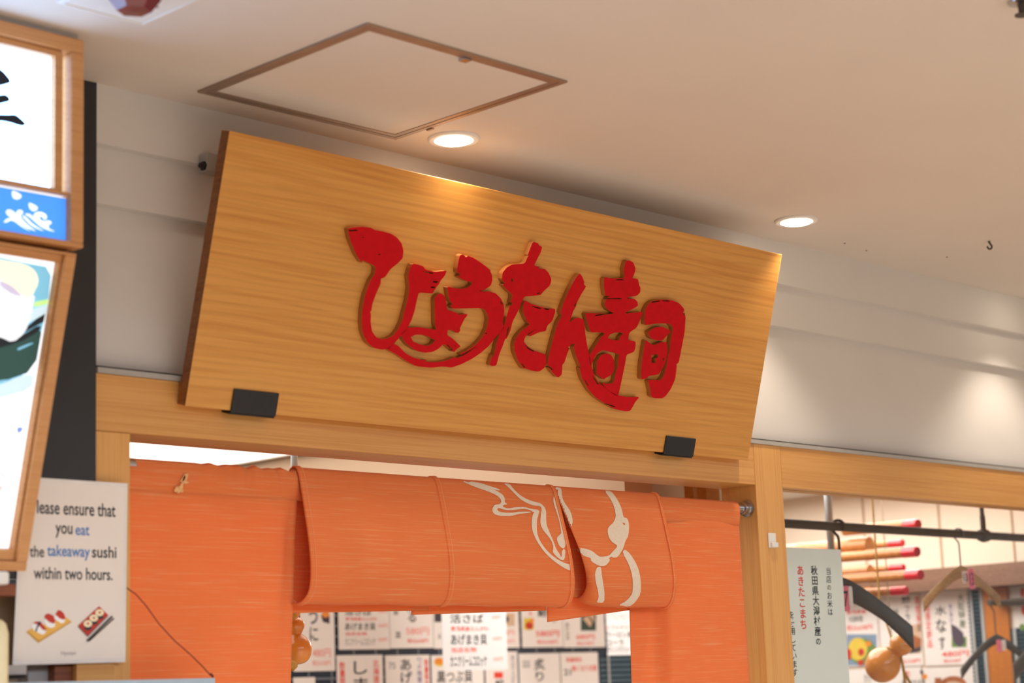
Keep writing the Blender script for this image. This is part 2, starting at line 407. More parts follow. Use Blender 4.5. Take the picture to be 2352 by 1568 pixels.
# ------------------------------------------------------------ setting
A_, B_, C_, K_ = 1.9043, 3.6671, 3.7735, 1.8358     # left post edge, right post edges, black panel edge
ZL, ZW = 1.6+.4698, 1.6+.5689                       # lintel bottom, timber top
ZG2, ZG1 = 1.6+.8682, 1.6+.9764                     # grooves of the fascia
struct('floor', MB().box(-7, -6.5, -.05, 13, 9, 0), M['floor'])
struct('ceiling', MB().box(-7, -6.5, ZC, 13, D+.2, ZC+.1), M['ceiling'])
struct('wall_opposite', MB().box(-7, -6.6, 0, 13, -6.5, ZC), M['hallwall'])
fas = MB()
KX = at(222, 600, 1, D-.016)[0]
ZG1 = 1.6+.9764*(D-.014)/D; ZG2 = 1.6+.8682*(D+.008)/D
fas.box(KX, D-.014, ZG1, 9, D+.14, ZC)
fas.box(KX, D+.008, ZG2, 9, D+.14, ZG1)
fas.box(KX, D+.030, ZW+.014, 9, D+.14, ZG2)
struct('wall_front', fas, M['wall'])
struct('trim_1', MB().box(K_, D-.004, ZW, 9, D+.1, ZW+.0095), M['flash'])
struct('trim_2', MB().box(K_, D+.006, ZW+.0095, 9, D+.1, ZW+.014), M['gap'])
# timber frame
door = bpy.data.objects.new('door_1', None); door.location = (2.78, D+.05, 0); COL.objects.link(door); door['kind'] = 'structure'
struct('lintel', MB().box(1.79, D, ZL, B_, D+.104, ZW), M['beam'], door, bevel=.0015)
struct('post', MB().box(1.79, D, 0, A_, D+.104, ZL-.0008), M['post'], door, bevel=.0015)
struct('post', MB().box(B_+.0006, D-.0005, 0, C_, D+.104, ZW), M['post'], door, bevel=.0015)
win = bpy.data.objects.new('window_1', None); win.location = (5.2, D+.05, 0); COL.objects.link(win); win['kind'] = 'structure'
struct('head_rail', MB().box(C_+.0006, D, ZL, 6.04, D+.028, ZW).box(C_+.0006, D+.036, ZL, 6.04, D+.07, ZW).box(C_+.0006, D+.028, ZL+.012, 6.04, D+.036, ZW), M['beam'], win)
struct('sill', MB().box(C_+.0006, D, .78, 6.04, D+.1, .86), M['beam'], win)
struct('apron', MB().box(C_+.0006, D+.01, 0, 6.04, D+.09, .78), M['beam'], win)
struct('glass_pane', MB().box(C_+.0006, D+.030, .86, 6.04, D+.034, ZL+.01), M['glassp'], win)
struct('wall_front.001', MB().box(6.0405, D+.004, 0, 9, D+.1, ZW), M['wall'])
# black partition end on the left
zb = at(130, 1330, 1, D-.016)[2]
struct('wall_left', MB().box(-1, D-.016, zb, KX-.0005, D-.0006, ZC), M['blackwall'])
# lower left corner below the black panel
def ybox(mb, b, y0, y1):
    u0, v0, u1, v1 = YP(y0).box(b); mb.box(u0, y0, 1.6+v0, u1, y1, 1.6+v1); return mb
struct('trim_3', ybox(MB(), (-300, 1338, 36, 1366), D-.02, D+.08), M['redbrown'])
struct('wall_left.001', ybox(MB(), (-300, 1366, 62, 2300), D+.05, D+.08), M['beige'])
struct('trim_4', ybox(MB(), (62, 1366, 124, 2300), D+.02, D+.049), M['greypanel'])
struct('trim_5', ybox(MB(), (124, 1366, 175, 2300), D+.0, D+.049), M['redbrown'])
struct('trim_6', ybox(MB(), (175, 1366, 262, 2300), D-.012, D-.001), M['beam'])
struct('trim_7', ybox(MB(), (-300, 1530, 61, 1552), D-.05, D+.049), M['greypanel'])
struct('trim_8', ybox(MB(), (-300, 1553, 61, 1561), D-.04, D+.049), M['gap'])
solo('wall_box', ybox(MB(), (-60, 1311, 23, 1341), D-.12, D-.04), M['white'], 'white box on the black panel under the tilted lit picture', 'box', bevel=.004)
c0 = at(-6, 1568, 1, D-.09)
solo('jar', MB().lathe((c0.x, D-.09, c0.z-.15), (0, 0, 1), [(.0, 0), (.014, 0), (.016, .02), (.016, .225), (.012, .24), (.006, .246), (0, .247)], 24), M['cream'], 'cream rounded plastic jar at the left edge below the tilted lit picture', 'jar', smooth=True)

# ------------------------------------------------------------ ceiling fittings
# access hatch
hx, hy, hw, hd = 1.9693*D/2.75, 2.6602*D/2.75, .4711*D/2.75, .4542*D/2.75
X0, X1, Y0, Y1 = hx, hx+hw, hy-hd, hy
h = thing('ceiling_hatch', 'square ceiling access hatch with a brown metal edge above the wooden sign', 'hatch', ((X0+X1)/2, (Y0+Y1)/2, ZC))
def ring(mb, x0, y0, x1, y1, w, z0, z1):
    mb.box(x0, y0, z0, x1, y0+w, z1); mb.box(x0, y1-w, z0, x1, y1, z1); mb.box(x0, y0+w, z0, x0+w, y1-w, z1); mb.box(x1-w, y0+w, z0, x1, y1-w, z1); return mb
part('frame', ring(MB(), X0, Y0, X1, Y1, .011, ZC-.004, ZC-.0002), M['alu'], h)
part('inner_frame', ring(MB(), X0+.0125, Y0+.0125, X1-.0125, Y1-.0125, .011, ZC-.0035, ZC-.0002), M['alu'], h)
part('joint', ring(MB(), X0+.0108, Y0+.0108, X1-.0108, Y1-.0108, .0019, ZC-.0012, ZC-.0002), M['gap'], h, 'dark gap between the two frames')
part('panel', MB().box(X0+.0235, Y0+.0235, ZC-.002, X1-.0235, Y1-.0235, ZC-.0002), M['ceiling'], h, 'painted panel')
lp = at(1068, 130, 2, ZC)
part('latch', MB().box(lp.x-.008, lp.y-.008, ZC-.008, lp.x+.008, lp.y+.008, ZC-.0035), M['steel'], h, 'small steel latch')
lp = at(988, 291, 2, ZC)
part('latch', MB().box(lp.x-.003, lp.y-.008, ZC-.007, lp.x+.003, lp.y+.008, ZC-.0035), M['alu'], h)
# downlights
LAMPCOL = (1, .86, .70)
def downlight(x, y, label, power, deg, blend):
    t = thing('downlight', label, 'ceiling light', (x, y, ZC), 'round downlights along the shop front')
    n = 48; R1, R2 = .051, .036
    part('trim_ring', MB().lathe((x, y, ZC), (0, 0, -1), [(R1, 0), (R1, .003), (R1-.003, .006), (R2+.003, .006), (R2, .003), (R2, .0015)], n), M['white'], t, smooth=True)
    part('diffuser', MB().lathe((x, y, ZC-.0031), (0, 0, -1), [(R2-.0005, 0), (R2-.0005, .002), (R2-.006, .0062), (R2-.016, .0085), (.004, .0092), (0, .0092)], n), M['lampon'], t, 'glowing diffuser')
    s = spot('downlight_beam', (x, y-.012, ZC-.012), power, LAMPCOL, deg, blend, .03); s.parent = None
    return t
P1 = at(1042, 317, 2, ZC); P2 = at(1829, 505, 2, ZC)
downlight(P1.x, P1.y, 'lit round downlight beside the ceiling hatch, above the middle of the sign', 20, 160, 1)
downlight(P2.x, P2.y, 'lit round downlight above the right end of the wooden sign', 18, 106, .6)
downlight(2*P2.x-P1.x+.08, P2.y, 'round downlight beyond the right end of the sign, over the window', 18, 106, .6)
# alarm lamp
ap = at(330, 44, 2, ZC)
t = thing('alarm_lamp', 'square white ceiling fitting with a dark red faceted lens, by the lit sign', 'alarm', (ap.x-.09, ap.y-.09, ZC))
part('plate', MB().box(ap.x-.16, ap.y-.2, ZC-.012, ap.x, ap.y, ZC), M['white'], t, bevel=.003)
part('rim', ring(MB(), ap.x-.154, ap.y-.194, ap.x-.006, ap.y-.006, .003, ZC-.0135, ZC-.012), M['white'], t)
lc = at(308, 0, 2, ZC-.02); 
part('lens', MB().lathe((lc.x, lc.y, ZC-.012), (0, 0, -1), [(.041, 0), (.041, .006), (.026, .026), (.0, .027)], 6), M['redlens'], t, 'dark red faceted lens')
sp_ = at(361, 15, 2, ZC-.012); part('screw', MB().lathe((sp_.x, sp_.y, ZC-.012), (0, 0, -1), [(.003, 0), (.003, .0015)], 12), M['steel'], t)
# hook and the fitting in the upper right corner
hk = at(2271, 553, 2, ZC)
pts = [hk+Vector((0, 0, -.001))] + [hk+RGT*(.0055*math.sin(a)+.001)+Vector((0, 0, -.0145+.0065*math.cos(a))) for a in [math.pi*k/10*1.55 for k in range(1, 11)]]
solo('ceiling_hook', MB().tube(pts, [.0032]+[.0024]*9+[.0016], 10), M['iron'], 'small dark screw hook in the bare ceiling at the right', 'hook', smooth=True)
sk = at(2346, 2, 2, ZC)
t = thing('sprinkler_head', 'small dark sprinkler head in the ceiling at the top right corner', 'sprinkler', (sk.x, sk.y, ZC))
part('rosette', MB().lathe((sk.x, sk.y, ZC), (0, 0, -1), [(.022, 0), (.021, .004), (.012, .007)], 24), M['steel'], t, smooth=True)
part('nozzle', MB().lathe((sk.x, sk.y, ZC-.007), (0, 0, -1), [(.007, 0), (.006, .014), (.013, .016), (.013, .018), (0, .019)], 16), M['iron'], t, smooth=True)
for i, (px, py) in enumerate([(1990, 575), (1995, 604), (2175, 590), (1940, 558)]):
    q = at(px, py, 2, ZC)
    solo('ceiling_nail', MB().lathe((q.x, q.y, ZC), (0, 0, -1), [(.0022, 0), (.002, .0015), (0, .002)], 10), M['gap'],
         ['tiny dark nail head in the ceiling between the right downlight and the hook', 'dark speck at the ceiling edge left of the hook', 'tiny dark nail head nearest the ceiling hook', 'faintest dark nail head, just right of the right downlight'][i], 'nail')

# ------------------------------------------------------------ the wooden sign
SX, SW, SY, SZ, SH, LEAN, ST = 2.0009, 1.6086, 2.7462, 2.1211, .4891, .2813, .0245
SP = Plane((SX, SY, SZ), (1, 0, 0), (0, -math.sin(LEAN), math.cos(LEAN)))
sign = thing('shop_sign', 'large leaning wooden signboard with raised red brush characters', 'sign', (SX+SW/2, SY, SZ))
bd = MB().obox(SP.p(0, 0), SP.U*SW, SP.V*SH, -SP.N*ST); bd.m = [0, 0, 0, 0, 1, 1]
part('board', bd, [M['sign'], M['signedge']], sign, bevel=.0012)
def zz(P, ox, oy, s): return [(ox+x/s, oy+y/s) for x, y in P]
Z6 = (780, 500, 4.1275); Z7 = (1120, 540, 3.7333)
CH = [
 (Z6, [(78,103),(120,92),(205,83),(300,95),(330,115),(420,132),(490,152),(548,190),(590,245),(606,310),(600,380),(560,425),(480,490),(430,565),(392,575),(390,625),(350,710),(310,820),(302,880),(290,890),(298,920),(294,990),(308,1075),(345,1130),(400,1153),(460,1143),(512,1115),(545,1070),(590,990),(612,900),(640,800),(662,680),(655,590),(650,550),(668,480),(690,435),(735,440),(795,460),(812,490),(900,512),(1018,500),(1000,545),(955,600),(945,625),(920,655),(905,680),(880,718),(752,708),(735,770),(712,880),(682,970),(650,1035),(640,1060),(590,1110),(520,1190),(470,1240),(400,1250),(330,1235),(270,1190),(235,1130),(215,1060),(210,980),(215,880),(240,740),(290,600),(335,530),(342,470),(320,445),(270,425),(215,400),(215,430),(165,360),(125,270),(95,190)],
  [[(85,114),(170,113),(176,124),(90,129)],[(213,176),(236,186),(224,194)],[(360,344),(391,344),(376,357)],[(880,600),(938,600),(925,619),(884,613)],[(862,650),(912,655),(900,669),(864,663)],[(800,505),(890,521),(884,532),(806,517)],[(545,985),(600,920),(606,930),(556,1062),(546,1056),(570,1000)]]),
 (Z6, [(585,1095),(640,1045),(750,1036),(850,1052),(920,1065),(905,1000),(903,850),(900,765),(935,725),(965,715),(995,740),(1012,800),(1020,870),(1080,890),(1120,905),(1130,920),(1215,910),(1205,935),(1185,955),(1160,1010),(1140,1048),(1145,1065),(1125,1095),(1060,1062),(1025,1065),(1020,1110),(1080,1150),(1150,1220),(1110,1245),(1085,1275),(1040,1235),(985,1195),(940,1240),(880,1272),(800,1280),(720,1255),(650,1210),(600,1150)],
  [[(675,1130),(720,1108),(790,1108),(850,1130),(905,1160),(880,1195),(825,1215),(760,1200),(700,1175)],[(1090,1212),(1104,1215),(1098,1228)],[(1012,1200),(1030,1203),(1075,1252),(1062,1256)]]),
 (Z6, [(1140,355),(1165,345),(1200,375),(1215,360),(1270,380),(1340,425),(1400,470),(1440,505),(1420,490),(1445,540),(1450,590),(1435,640),(1380,680),(1320,697),(1420,700),(1480,715),(1530,765),(1558,820),(1560,900),(1548,990),(1560,1050),(1480,1130),(1420,1210),(1340,1280),(1250,1340),(1150,1390),(1060,1420),(1010,1412),(960,1410),(870,1422),(730,1408),(640,1360),(550,1300),(480,1262),(440,1240),(520,1195),(560,1215),(620,1280),(700,1325),(790,1350),(835,1345),(800,1362),(900,1370),(1000,1358),(1100,1320),(1110,1335),(1200,1292),(1310,1214),(1150,1300),(1145,1285),(1200,1265),(1290,1205),(1360,1125),(1400,1040),(1412,960),(1405,920),(1380,870),(1330,855),(1200,858),(1075,862),(1050,835),(1075,820),(1040,780),(1030,720),(1020,650),(1090,668),(1160,675),(1220,660),(1255,630),(1250,605),(1200,600),(1120,560),(1150,535),(1115,515),(1115,480),(1125,420)],
  [[(1380,1088),(1402,1092),(1388,1106)],[(1520,775),(1545,805),(1540,828),(1526,800)]]),
 (Z7, [(388,55),(435,70),(440,85),(468,100),(455,150),(425,205),(398,262),(445,268),(435,288),(490,288),(522,320),(549,380),(535,430),(480,482),(455,512),(400,520),(315,525),(290,580),(262,650),(215,740),(195,820),(165,885),(150,890),(130,950),(100,1020),(75,1118),(35,1122),(18,1105),(45,1020),(75,940),(100,850),(150,760),(165,680),(192,600),(215,510),(170,472),(128,425),(150,412),(122,380),(128,320),(165,275),(215,248),(300,247),(322,235),(340,190),(352,178),(345,165)],
  [[(202,375),(216,370),(222,388),(208,403)],[(420,495),(452,490),(446,500),(425,503)],[(195,575),(215,580),(205,605),(192,600)],[(170,800),(190,770),(180,830),(160,880),(158,860)],[(60,960),(76,950),(55,1030),(38,1050)]]),
 (Z7, [(320,558),(380,590),(460,615),(520,632),(578,630),(580,660),(570,690),(555,735),(512,775),(500,822),(440,832),(365,868),(350,855),(400,815),(445,812),(400,812),(345,845),(318,880),(312,915),(345,955),(400,990),(500,1022),(505,1090),(485,1140),(440,1170),(390,1165),(325,1140),(310,1145),(265,1080),(232,1000),(228,940),(245,880),(290,820),(362,765),(345,745),(330,720),(305,660),(305,600)],
  [[(380,604),(460,625),(455,634),(385,615)],[(480,622),(530,634),(525,643),(482,633)],[(320,930),(350,962),(400,992),(394,1000),(340,970)],[(295,1095),(325,1130),(316,1138),(290,1105)]]),
 (Z7, [(790,328),(808,350),(830,400),(826,420),(845,440),(800,510),(765,580),(760,605),(735,650),(705,735),(700,748),(760,708),(800,712),(828,730),(835,820),(850,920),(872,1030),(890,1110),(905,1180),(950,1260),(1030,1325),(1110,1370),(1200,1388),(1305,1385),(1265,1430),(1245,1470),(1220,1507),(1180,1510),(1090,1490),(1010,1445),(930,1392),(870,1330),(812,1230),(790,1140),(800,1130),(765,1050),(738,960),(750,930),(720,930),(712,950),(685,1010),(675,1040),(660,1090),(640,1110),(640,1150),(635,1195),(605,1222),(560,1180),(512,1110),(520,1060),(545,960),(570,860),(605,745),(640,690),(625,660),(660,560),(710,450),(760,360)],
  [[(610,672),(638,690),(632,700),(615,690)],[(690,960),(720,938),(700,975),(688,975)],[(830,1235),(845,1245),(868,1290),(858,1292)],[(900,1195),(955,1275),(945,1283),(905,1225)],[(1012,1440),(1098,1468),(1092,1476),(1015,1450)],[(520,1115),(560,1148),(555,1158),(522,1128)],[(745,590),(760,585),(752,612),(742,610)]]),
 (Z7, [(1185,225),(1215,215),(1250,235),(1270,290),(1255,340),(1240,368),(1290,375),(1300,430),(1312,450),(1308,490),(1280,520),(1200,530),(1200,545),(1260,545),(1285,570),(1290,605),(1240,635),(1180,662),(1250,665),(1335,655),(1310,720),(1280,790),(1215,835),(1205,900),(1270,910),(1268,960),(1255,1000),(1190,1025),(1180,1100),(1150,1240),(1125,1360),(1115,1385),(1040,1340),(975,1265),(1060,1275),(1088,1250),(1100,1170),(1118,1130),(1120,1070),(1130,1020),(1080,1005),(985,985),(940,1010),(905,1070),(885,1130),(866,1040),(920,960),(970,880),(1010,840),(960,830),(885,835),(860,760),(835,665),(930,672),(1080,668),(1030,640),(1005,600),(1015,550),(1050,520),(1010,520),(998,440),(998,360),(1080,372),(1175,370),(1168,290)],
  [[(1030,880),(1050,850),(1090,835),(1150,832),(1160,845),(1138,870),(1128,902),(1060,895)],[(1015,540),(1150,540),(1150,549),(1012,549)],[(920,684),(1075,660),(1080,670),(925,695)],[(1100,378),(1170,378),(1170,386),(1105,386)],[(1178,660),(1232,650),(1270,648),(1250,662),(1190,672)]]),
 (Z7, [(1020,1012),(1060,1025),(1085,1070),(1088,1150),(1060,1200),(1010,1225),(1000,1238),(960,1210),(930,1185),(938,1150),(935,1080),(955,1062),(970,1030)], []),
 (Z7, [(1410,565),(1480,552),(1570,555),(1640,580),(1685,630),(1688,660),(1698,700),(1690,830),(1665,960),(1640,1090),(1620,1105),(1622,1125),(1610,1230),(1570,1320),(1530,1375),(1500,1398),(1430,1398),(1400,1380),(1400,1340),(1375,1240),(1430,1240),(1480,1245),(1510,1210),(1540,1100),(1548,1025),(1560,1000),(1570,900),(1590,790),(1560,758),(1470,755),(1400,765),(1350,770),(1345,720),(1350,640),(1380,590)],
  [[(1405,570),(1480,558),(1478,568),(1410,580)],[(1500,556),(1562,560),(1560,570),(1503,566)],[(1675,640),(1690,660),(1688,700),(1680,680)]]),
 (Z7, [(1375,830),(1440,790),(1500,785),(1575,820),(1530,870),(1500,902),(1440,900),(1395,880)], []),
 (Z7, [(1355,895),(1385,920),(1420,945),(1500,912),(1535,920),(1545,980),(1530,1080),(1500,1140),(1470,1190),(1440,1200),(1380,1205),(1370,1225),(1315,1238),(1320,1100),(1340,980)], [[(1405,1015),(1425,1030),(1440,1015),(1462,1022),(1465,1045),(1440,1058),(1442,1095),(1405,1092)],[(1502,1055),(1515,1050),(1510,1075),(1500,1078)]]),
]
LT = .012
for (z, P, H) in CH:
    Q = [[SP.uv(px, py, LT) for px, py in reversed(zz(p, *z))] for p in [chaikin(P, 1, .14)]+H]
    mb = MB(); V, F = fill(Q[:1], Q[1:]); n = len(V)
    mb.shape(SP, (V, F), LT, LT-.0002)
    k = len(F); mb.m = [0]*k+[1]*(len(mb.f)-k)
    part('raised_character', mb, [M['red'], M['lettercut']], sign)
# brackets that hold the sign
def bracket(px0, px1, pyt, label):
    pl = SP; u0 = SP.uv(px0, pyt+40, .003)[0]; u1 = SP.uv(px1, pyt+40, .003)[0]; hh = SP.uv((px0+px1)/2, pyt, .004)[1]
    t = thing('sign_bracket', label, 'bracket', SP.p((u0+u1)/2, 0, 0), 'black brackets under the sign')
    part('front_plate', MB().obox(SP.p(u0, -.0035, .0005), SP.U*(u1-u0), SP.V*(hh+.0035), SP.N*.0035), M['black'], t, bevel=.0015)
    part('foot_plate', MB().obox(SP.p(u0, -.0036, .0005), SP.U*(u1-u0), -SP.V*.0034, -SP.N*(ST+.0)), M['black'], t, bevel=.001)
bracket(531, 636, 897, 'black metal bracket under the left end of the sign')
bracket(1524, 1593, 1003, 'black metal bracket under the right end of the sign')
q = at(488, 362, 1, D-.05)
t = thing('sign_hanger', 'small steel bracket behind the upper left corner of the sign', 'bracket', (q.x, D-.03, q.z))
part('plate', MB().box(q.x-.004, D-.04, q.z-.022, q.x+.03, D-.0145, q.z+.012), M['flash'], t, bevel=.001)
part('bolt', MB().lathe((q.x-.004, D-.03, q.z-.012), (-1, 0, 0), [(.009, 0), (.009, .004), (.005, .006), (.005, .01)], 6), M['black'], t)
part('arm', MB().tube([(q.x+.03, D-.03, q.z), (q.x+.05, 2.66, q.z+.02)], .004, 8), M['steel'], t)

# ------------------------------------------------------------ curtain over the doorway
YR = 2.800
ztop = at(1012, 1098, 1, YR)[2]; ZR = ztop-.019
rod = thing('curtain_rod', 'steel rod carrying the orange door curtain between the posts', 'rod', (2.78, YR, ZR))
part('rod', MB().tube([(A_+.001, YR, ZR), (B_-.001, YR, ZR)], .0105, 16), M['steel'], rod, smooth=True)
for s, x in ((1, A_), (-1, B_)):
    part('end_cup', MB().lathe((x, YR, ZR), (s, 0, 0), [(.02, 0), (.02, .003), (.015, .004), (.015, .022), (.0112, .024)], 24), M['steel'], rod, smooth=True)
noren = thing('door_curtain', 'orange slub cloth door curtain with a white brush drawing, middle flaps thrown over its rod', 'curtain', (2.78, YR, ZR-.6))
def catmull(P, n=8):
    out = []
    for i in range(len(P)-1):
        a, b, c, d = P[max(i-1, 0)], P[i], P[i+1], P[min(i+2, len(P)-1)]
        for k in range(n):
            t = k/n
            out.append(tuple(.5*((2*b[j])+(-a[j]+c[j])*t+(2*a[j]-5*b[j]+4*c[j]-d[j])*t*t+(-a[j]+3*b[j]-3*c[j]+d[j])*t**3) for j in range(2)))
    out.append(P[-1]); return out
FLAP = [(.026, -.246), (.026, -.16), (.021, -.05), (.014, .008), (.0, .0195), (-.014, .010), (-.024, -.025), (-.036, -.08), (-.046, -.135), (-.048, -.185), (-.038, -.222), (-.018, -.236), (.002, -.226), (.012, -.19), (.0135, -.12), (.0125, -.04), (.0125, -.002)]
def flap(x0, x1, drop, mod=None, nx=40):
    prof = catmull(FLAP, 7); mb = MB(); nv = len(prof); vs = []
    for i in range(nx+1):
        u = i/nx; x = x0+(x1-x0)*u
        for j, (y, z) in enumerate(prof):
            dz = 0
            if j < 14: z = z - drop*(1-1.7*u)*(1-j/14.0)
            fr = max(0, 1-abs(j/nv-.55)/.3)
            w = .0022*math.sin(x*23+z*9)*fr + .0012*math.sin(x*61+1.3)*fr
            dx = 0; dy = w
            if mod: ax, ay, az = mod(u, j/nv, y, z); dx += ax; dy += ay; dz += az
            vs.append((x+dx, YR+y+dy, ZR+z+dz+.0016*math.sin(x*31)*fr))
    fs = [(i*nv+j, (i+1)*nv+j, (i+1)*nv+j+1, i*nv+j+1) for i in range(nx) for j in range(nv-1)]
    return mb.add(vs, fs)
xP = [at(p, q, 1, YR-.012)[0] for p, q in ((682, 1078), (996, 1100), (1274, 1132), (1514, 1150))]
def mod1(u, s, y, z):                     # the first flap's back layer reaches farther left
    return (-.020*max(0, 1-u*6)*max(0, min(1, (s-.6)/.15))*max(0, min(1, (-z-.01)/.05)), 0, 0)
def mod3(u, s, y, z):                     # the third flap's free edge is pushed back and curls
    k = max(0, 1-u/.42); fr = max(0, min(1, (-.01-z)/.2)) if y < .006 else 0
    return (.076*k*k*fr, .022*k*k*fr, .022*k*k*fr)
def mod2(u, s, y, z):
    k = max(0, (u-.8)/.2); fr = max(0, min(1, (-.01-z)/.2)) if y < .0 else 0
    return (.006*k*fr - (.035*(1-u) if s < .2 else 0), -.004*k*fr, 0)
F1 = flap(xP[0], xP[1]+.012, .004, mod1)
F2 = flap(xP[1], xP[2], .006, mod2)
F3 = flap(xP[2]+.0015, xP[3], .020, mod3)
for i, v in enumerate(F1.v): F1.v[i] = v
def shift(mb, dy): mb.v = [(x, y+dy, z) for x, y, z in mb.v]
for mb in (F1, F2, F3):
    part('curtain_flap', mb, M['cloth'], noren, smooth=True, solid=.0008)
STITCH = []
# stitched hems, following each flap's front
def hem(src, nx, i0, w, side):
    prof_n = len(src.v)//(nx+1); mb = MB(); vs = []
    for j in range(24, prof_n-14):
        a = Vector(src.v[i0*prof_n+j]); b = Vector(src.v[(i0+side)*prof_n+j]); d = (b-a); d = d.normalized()*w if d.length else Vector((side*w, 0, 0))
        tj = Vector(src.v[i0*prof_n+j+1])-Vector(src.v[i0*prof_n+j-1])
        n = Vector((1, 0, 0)).cross(tj).normalized()
        n = n if n.dot(Vector((0, -1, 0)))+n.dot(Vector((0, 0, 1 if j < 45 else -1)))*.4 > 0 else -n
        vs += [a+n*.0009, a+n*.0028+d*.1, a+n*.0028+d*.92, a+n*.0007+d]
    if STITCH is not None: STITCH.append([vs[4*i+2]+Vector((0, -.0005, 0)) for i in range(len(vs)//4)])
    k = len(vs)//4
    return mb.add(vs, [(4*i+c, 4*i+c+1, 4*i+c+5, 4*i+c+4) for i in range(k-1) for c in range(3)])
part('hem', hem(F1, 40, 0, .012, 1), M['cloth'], noren, smooth=True)
part('hem', hem(F2, 40, 0, .011, 1), M['cloth'], noren, smooth=True)
part('hem', hem(F2, 40, 40, .011, -1), M['cloth'], noren, smooth=True)
part('hem', hem(F3, 40, 40, .011, -1), M['cloth'], noren, smooth=True)
for P in STITCH: part('stitching', MB().tube(P, .0006, 6), M['thread'], noren, smooth=True)
# hanging panels at both sides
def panel(x0t, x1t, x0b, x1b, y0, zb, folds, gather=0, nx=60, nz=40):
    mb = MB(); vs = []
    for j in range(nz+1):
        s = j/nz
        for i in range(nx+1):
            u = i/nx; x = (x0t+(x1t-x0t)*u)*(1-s)+(x0b+(x1b-x0b)*u)*s
            z = ZR-.035+(zb-(ZR-.035))*s
            y = y0+folds(u, s)
            vs.append((x, y, z))
    mb.add(vs, [(j*(nx+1)+i, (j+1)*(nx+1)+i, (j+1)*(nx+1)+i+1, j*(nx+1)+i+1) for j in range(nz) for i in range(nx)])
    return mb
def sleeve(x0, x1, gath, nx=90):
    prof = [(.013, -.042), (.0145, -.02), (.014, 0), (.010, .0105), (.0, .0145), (-.010, .0105), (-.0145, 0), (-.0142, -.018), (-.0115, -.036), (-.0098, -.044)]
    mb = MB(); vs = []
    for i in range(nx+1):
        u = i/nx; x = x0+(x1-x0)*u
        g = gath(u)
        for j, (y, z) in enumerate(prof):
            k = 1+g*(1 if j < 7 else .5 if j == 7 else 0)*(.16*math.sin(x*150+z*40)+.10*math.sin(x*257+z*30))
            vs.append((x, YR+y*k, ZR+z*(1+(.12*g*math.sin(x*121) if j < 7 else 0))+(.0016*g*math.sin(x*190) if z > 0 else 0)))
    n = len(prof)
    return mb.add(vs, [(i*n+j, i*n+j+1, (i+1)*n+j+1, (i+1)*n+j) for i in range(nx) for j in range(n-1)])
xl0 = A_+.004; xl1 = at(690, 1120, 1, YR-.012)[0]; xlb = at(655, 1568, 1, YR-.012)[0]
zbot = at(500, 1900, 1, YR)[2]
part('curtain_panel', panel(xl0, xl1-.006, xl0-.001, xlb+.0, YR-.0105, zbot,
     lambda u, s: .0022*math.sin(u*9+s*2)*min(1, s*4)+.010*math.exp(-((u-.97)/.035)**2)*max(0, 1-s*1.1)*min(1, s*8)+.003*math.sin(u*5+s*6)*s), M['cloth'], noren, smooth=True, solid=.0008)
part('sleeve', sleeve(xl0-.002, xP[0]+.02, lambda u: max(0, min(1, (u-.3)*3))), M['cloth'], noren, 'gathered sleeve at the left', smooth=True, solid=.0008)
xr0 = at(1462, 1420, 1, YR+.004)[0]; xr1 = at(1697, 1165, 1, YR-.012)[0]; xrb = at(1731, 1568, 1, YR-.012)[0]; xr0b = at(1464, 1568, 1, YR)[0]
zbot2 = zbot
def rf(u, s):
    k = max(0, min(1, (u-.21)/.08)); k = k*k*(3-2*k)
    return .0125 - .0275*k*(1-.3*s) + .0015*math.sin(u*7+s*3)+.004*s*math.sin(u*4)+.006*s*max(0, (u-.9)*10)
part('curtain_panel', panel(xr0, xr1, xr0b-.004, xr1+(xrb-xr1)*(zbot2-ZR)/(at(1731, 1568, 1, YR-.012)[2]-ZR)*.9, YR+.0045, zbot2, rf), M['cloth'], noren, smooth=True, solid=.0008)
part('sleeve', sleeve(xP[3]-.02, xr1, lambda u: .25*max(0, 1-u*3)), M['cloth'], noren, 'smooth sleeve at the right', smooth=True, solid=.0008)
for (dx, w0) in ((xr0, .010), (xr1-.011, .011)):
    pass
# white brush drawing printed on the flaps
Z5 = (1000, 1080, 3.92)
EM2 = [
 [(235,98),(290,125),(380,160),(470,190),(550,225),(585,260),(590,290),(575,305),(530,310),(508,345),(512,380),(540,402),(600,412),(680,412),(760,390),(855,383),(850,372),(760,372),(690,382),(610,382),(560,368),(552,345),(575,340),(620,358),(700,358),(790,345),(850,358),(885,382),(905,370),(930,355),(870,350),(800,330),(720,332),(650,345),(605,330),(605,315),(648,305),(622,290),(622,250),(600,215),(540,180),(470,155),(410,130),(345,103)],
 [(345,105),(420,120),(490,145),(560,165),(585,182),(545,178),(470,160),(405,135)],
 [(608,120),(665,122),(700,170),(760,225),(820,260),(890,285),(940,295),(975,325),(995,370),(993,440),(1000,500),(1030,570),(1060,640),(1085,710),(1120,760),(1130,790),(1135,730),(1150,705),(1168,720),(1160,800),(1140,812),(1110,795),(1070,760),(1052,735),(1060,690),(1040,630),(1000,580),(960,530),(940,480),(945,400),(955,350),(940,320),(880,318),(820,295),(760,260),(700,200),(650,150)],
 [(880,382),(935,355),(925,400),(910,450),(910,560),(940,640),(990,710),(1050,770),(1110,810),(1180,842),(1222,845),(1228,895),(1200,900),(1140,870),(1060,815),(980,740),(910,640),(870,550),(862,480),(868,420)],
 [(1058,240),(1075,225),(1090,235),(1110,280),(1130,360),(1145,450),(1160,570),(1172,670),(1150,710),(1110,680),(1090,630),(1092,600),(1130,570),(1125,530),(1110,450),(1085,370),(1058,290)]]
